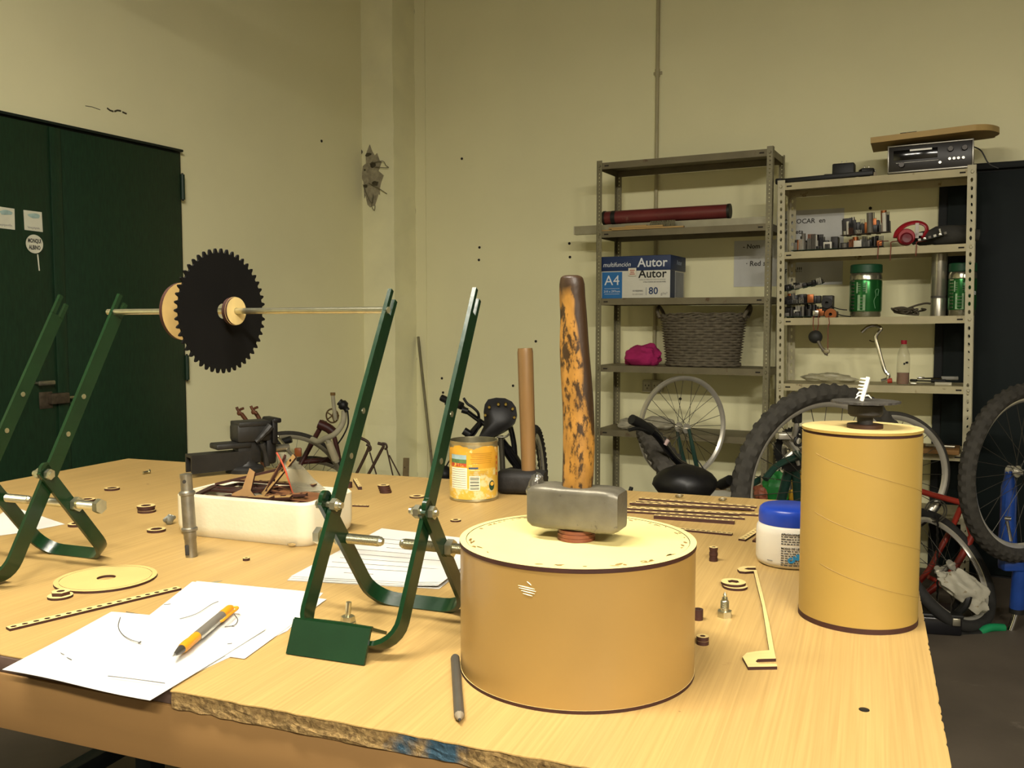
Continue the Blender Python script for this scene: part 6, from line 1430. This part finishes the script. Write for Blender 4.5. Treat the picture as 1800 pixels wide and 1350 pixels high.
L.tube('stem', [(846, 742, 4.62), (832, 758, 4.62), (818, 774, 4.62)], .017, blackgl); L.tube('cable', [(842, 735, 4.6), (843, 748, 4.6), (836, 762, 4.6), (826, 772, 4.6)], .004, blackm); obj('stem_clamp', cyl(L(815, 757, 4.6), L(826, 764, 4.6), .02, n=12), blackm, t)
L.tube('seat_tube', [(880, 775, 4.48), (898, 800, 4.5), (918, 832, 4.52), (925, 870, 4.55)], [.024, .028, .026, .024], blackgl)
L.tube('seat_stay', [(897, 750, 4.5), (904, 785, 4.5), (906, 830, 4.5)], .014, blackgl); L.tube('saddle_rail', [(873, 768, 4.45), (888, 768, 4.45), (896, 762, 4.45)], .005, steelm)
L.tube('wheel_hub_cover', [(886, 842, 4.5), (900, 835, 4.5), (912, 838, 4.5)], .04, pm('dark_hub', '#2b2925', .6))
wc = L(942, 852, 4.5); wheel(t, wc+V((0, .02, 0)), V((.985, -.17, .05)), .25, .023, True)
# ---- heap of bikes in the left corner
t = group_at('white_bicycle', 'old white bicycle with dropped handlebar in the corner behind the vise', 'bicycle', D(520, 860, 4.75)); L = Loc(t)
whf = pm('old_white_paint', '#a9a288', .45, var=.12)
wheel(t, L(503, 866, 4.72), yaw_axis(24), .300, .013, False, rm=pm('white_rim', '#a39c84', .4, .3, var=.1), tm=rubber2)
L.tube('handlebar', [(605, 722, 4.6), (604, 738, 4.6), (598, 752, 4.6), (587, 764, 4.6), (573, 770, 4.62), (560, 776, 4.65), (548, 772, 4.68)], .0145, whf)
L.tube('brake_hood', [(596, 706, 4.58), (603, 712, 4.58), (611, 722, 4.58)], [.018, .026, .014], blackm)
L.tube('stem', [(574, 770, 4.62), (585, 790, 4.64), (592, 812, 4.66)], .014, whf); L.tube('head_tube', [(578, 778, 4.63), (590, 808, 4.66)], .02, pm('cream_tube', '#b8ad8c', .5))
L.tube('grip', [(466, 784, 4.5), (488, 779, 4.5), (512, 772, 4.5)], .018, blackm)
obj('orange_reflector', rbox(tuple(L(524, 795, 4.55)), (.035, .02, .045), .006), pm('orange_plastic', '#9a5426', .4), t)
L.tube('brake_cable', [(611, 722, 4.58), (612, 745, 4.58), (604, 765, 4.58), (594, 780, 4.6)], .004, blackm)
t = group_at('maroon_bicycle', 'maroon bicycle frame with chainring leaning in the left corner', 'bicycle', D(575, 840, 5.0)); L = Loc(t)
mar = pm('maroon_paint', '#431c16', .5, var=.2, scale=15)
L.tube('down_tube', [(570, 740, 5.0), (556, 765, 5.0), (538, 798, 5.0), (510, 850, 4.95)], .014, mar); L.tube('seat_tube', [(570, 742, 5.0), (588, 770, 5.0), (600, 830, 5.0)], .013, mar); L.tube('top_tube', [(530, 812, 5.0), (596, 806, 5.0)], .015, mar)
c = L(584, 731, 4.97); cr_ = obj('chainring', tf(ringplate(teeth(34, .040, .0435), circ(.033, 34*8), -.0015, .0015), Matrix.Translation(c) @ yaw_axis(-20).to_track_quat('Z', 'Y').to_matrix().to_4x4()), pm('rusty_ring', '#6b5536', .5, .4, var=.2), t)
obj('spider', join(*[cyl(c, c+V((math.cos(k*1.2566)*.038, 0, math.sin(k*1.2566)*.038)), .004, n=6) for k in range(5)]), MATS['rusty_ring'], cr_)
L.tube('crank_arm', [(590, 738, 4.95), (587, 715, 4.95), (585, 694, 4.95)], .011, whf); L.tube('crank_tip', [(585, 695, 4.95), (585, 690, 4.95)], .014, pm('tip_brown', '#7a5c2c', .5))
L.tube('front_derailleur', [(560, 745, 4.98), (576, 752, 4.98), (586, 760, 4.98)], .026, mar)
wheel(t, L(545, 900, 5.05), yaw_axis(10), .29, .014, False, 20)
rust = pm('rusty_fork', '#6a3f24', .6, .2, var=.25, scale=25)
t = group_at('rusty_fork', 'rusty bicycle fork with two dropouts up behind the vise', 'fork', D(432, 800, 4.3)); L = Loc(t)
for a, b, c in (((424, 727, 4.30), (440, 752, 4.32), (452, 800, 4.4)), ((448, 724, 4.36), (458, 742, 4.36), (470, 790, 4.4))): L.tube('blade', [a, b, c], .010, rust)
for px_, py_ in ((419, 722), (444, 720)):
    c = L(px_, py_, 4.33); obj('dropout', join(tube([c+V((.02, 0, -.02)), c+V((0, 0, 0)), c+V((-.008, 0, .018))], .007, 8, 3), tube([c, c+V((.014, 0, .008)), c+V((.026, 0, .012))], .006, 8, 3), blob(tuple(c+V((.004, 0, -.012))), (.012, .008, .012), 1, 8, 6, 0)), rust, t)
L.tube('steerer', [(461, 795, 4.4), (466, 860, 4.45)], .013, rust)
t = group_at('brown_fork', 'slim brown bicycle fork with hooked ends leaning on the corner column', 'fork', D(660, 830, 5.0)); L = Loc(t)
for a, b, c, d_ in (((634, 770, 4.98), (648, 779, 4.98), (644, 797, 4.98), (622, 842, 4.98)), ((664, 779, 4.98), (674, 783, 4.98), (668, 796, 4.98), (640, 848, 4.98))): L.tube('blade', [a, b, c, d_], .0085, pm('brown_fork_paint', '#4a3626', .5, var=.2))
for px_, py_ in ((650, 786), (678, 783)): c = L(px_, py_, 4.97); obj('dropout', tube([c+V((-.02, 0, .012)), c+V((0, 0, .008)), c+V((.006, 0, -.012)), c+V((-.006, 0, -.022))], .006, 8, 4), MATS['brown_fork_paint'], t)
for a, b in (((650, 795), (664, 842)), ((680, 790), (692, 842)), ((684, 800), (706, 842))): L.tube('stay_wire', [(*a, 4.99), (*b, 4.99)], .004, MATS['brown_fork_paint'])
L.tube('crossbar', [(622, 842, 4.98), (640, 848, 4.98)], .012, MATS['brown_fork_paint'])
# grey rod and offcut leaning in the corner
t = group_at('metal_rod', 'thin grey rod leaning in the corner right of the column', 'rod', BW(752, 800, .12)); 
a, b = BW(735, 592, .01), BW(763, 850, .14); 
d_ = (b-a).normalized(); k_ = -a.z/d_.z; b = a+d_*k_; obj('rod', cyl(a-t.location, b-t.location+V((0, 0, .008)), .009, n=10), rack1m, t)
t = group_at('wood_offcut', 'small wooden offcut leaning against the corner column', 'offcut', D(712, 830, 5.3)); c = D(712, 808, 5.3); obj('board', tf(rbox((0, 0, 0), (.035, .018, c.z+.02), .002), Matrix.Translation((0, 0, c.z/2)) @ Matrix.Rotation(R(2), 4, 'Y')), pm('old_board', '#7d6c48', .8, var=.15), t); obj('nail', cyl((0, -.012, c.z*.9), (0, -.02, c.z*.9), .003, n=8), ironm, t)
# black rubber boot and nozzle ends peeking above the bench
p = D(781, 838, 4.4); t = thing('rubber_boot', 'black rubber boot peeking over the bench edge left of the can', 'boot', (p.x, p.y, 0)); obj('shaft', tube([(0, 0, 0), (0, 0, p.z*.5), (.0, 0, p.z+.0)], [.05, .045, .04], 14), blackm, t); obj('top_knob', blob((0, 0, p.z+.015), (.04, .04, .04), 3, 12, 8, .06), blackm, t); obj('cable', tube([(.0, 0, p.z+.03), (.02, 0, p.z+.07), (.06, 0, p.z+.12)], .004, 6, 3), blackm, t)
p = D(1104, 862, 3.2); t = thing('pump_nozzle', 'small black pump nozzle peeking over the back edge of the bench', 'pump', (p.x, p.y, 0)); obj('barrel', cyl((0, 0, 0), (0, 0, p.z-.02), .018, n=14), blackm, t); obj('nozzle', cyl((0, 0, p.z-.03), (.012, 0, p.z+.012), .009, .007, 12), blackm, t); obj('foot', rbox((0, 0, .008), (.16, .10, .016), .004), ironm, t)
# ---- low crate behind the bench with paper, red tool and coloured bags
p = D(1330, 870, 3.82); z0 = .50
t = thing('low_crate', 'low wooden crate behind the bench under the coloured bags', 'crate', (p.x, p.y+.05, 0), R(-14)); crm = pm('crate_wood', '#7d6543', .8, var=.2)
obj('crate_top', rbox((0, 0, z0-.01), (.62, .40, .02), .003), crm, t)
for sx in (-.29, .29):
    for sy in (-.18, .18): obj('leg', rbox((sx, sy, (z0-.02)/2), (.04, .04, z0-.02), .003), crm, t)
for k in range(3): obj('side_slat', rbox((0, -.195, .12+.18*k), (.6, .012, .07), .002), crm, t)
q_, _c = None, None
o = obj('paper_sheet', tf(rbox((0, 0, 0), (.24, .17, .003), .0006, 1), Matrix.Rotation(R(8), 4, 'X')), pm('dim_paper', '#c9c5b5', .8, var=.03), None, 20, D(1272, 872, 3.74)*1.0); o.location.z = z0+.014; tag(o, 'loose white paper on the low crate behind the black saddle', 'paper')
p = D(1288, 862, 3.8); t = thing('red_pliers', 'red handled pliers lying on the low crate', 'pliers', (p.x, p.y, z0+.026), R(15)); rdm = pm('red_handle', '#9a2f22', .4)
for sg in (-1, 1): obj('handle', tube([(0, 0, .012), (.03, sg*.012, .014), (.09, sg*.016, .014)], .008, 8, 4), rdm, t)
obj('jaw', tube([(0, 0, .012), (-.03, 0, .012)], [.010, .004], 8), steelm, t)
for i, (px_, py_, sx, sz, col, lab, nm) in enumerate(((1364, 872, .06, .085, '#1c6f2c', 'bright green plastic bag behind the spokes of the knobby wheel', 'green_bag'), (1398, 872, .045, .08, '#a8801f', 'yellow plastic bag right of the green bag', 'yellow_bag'), (1338, 874, .03, .045, '#9a5a42', 'small salmon cloth left of the green bag', 'salmon_cloth'))):
    p = D(px_, py_, 3.74); o = obj(nm, cloth(sx*1.05, .05, sz*1.35, 31+i, amp=.28), pm(nm+'_m', col, .5, var=.12, scale=20), None, 30, (p.x, p.y, z0)); tag(o, lab, 'bag')
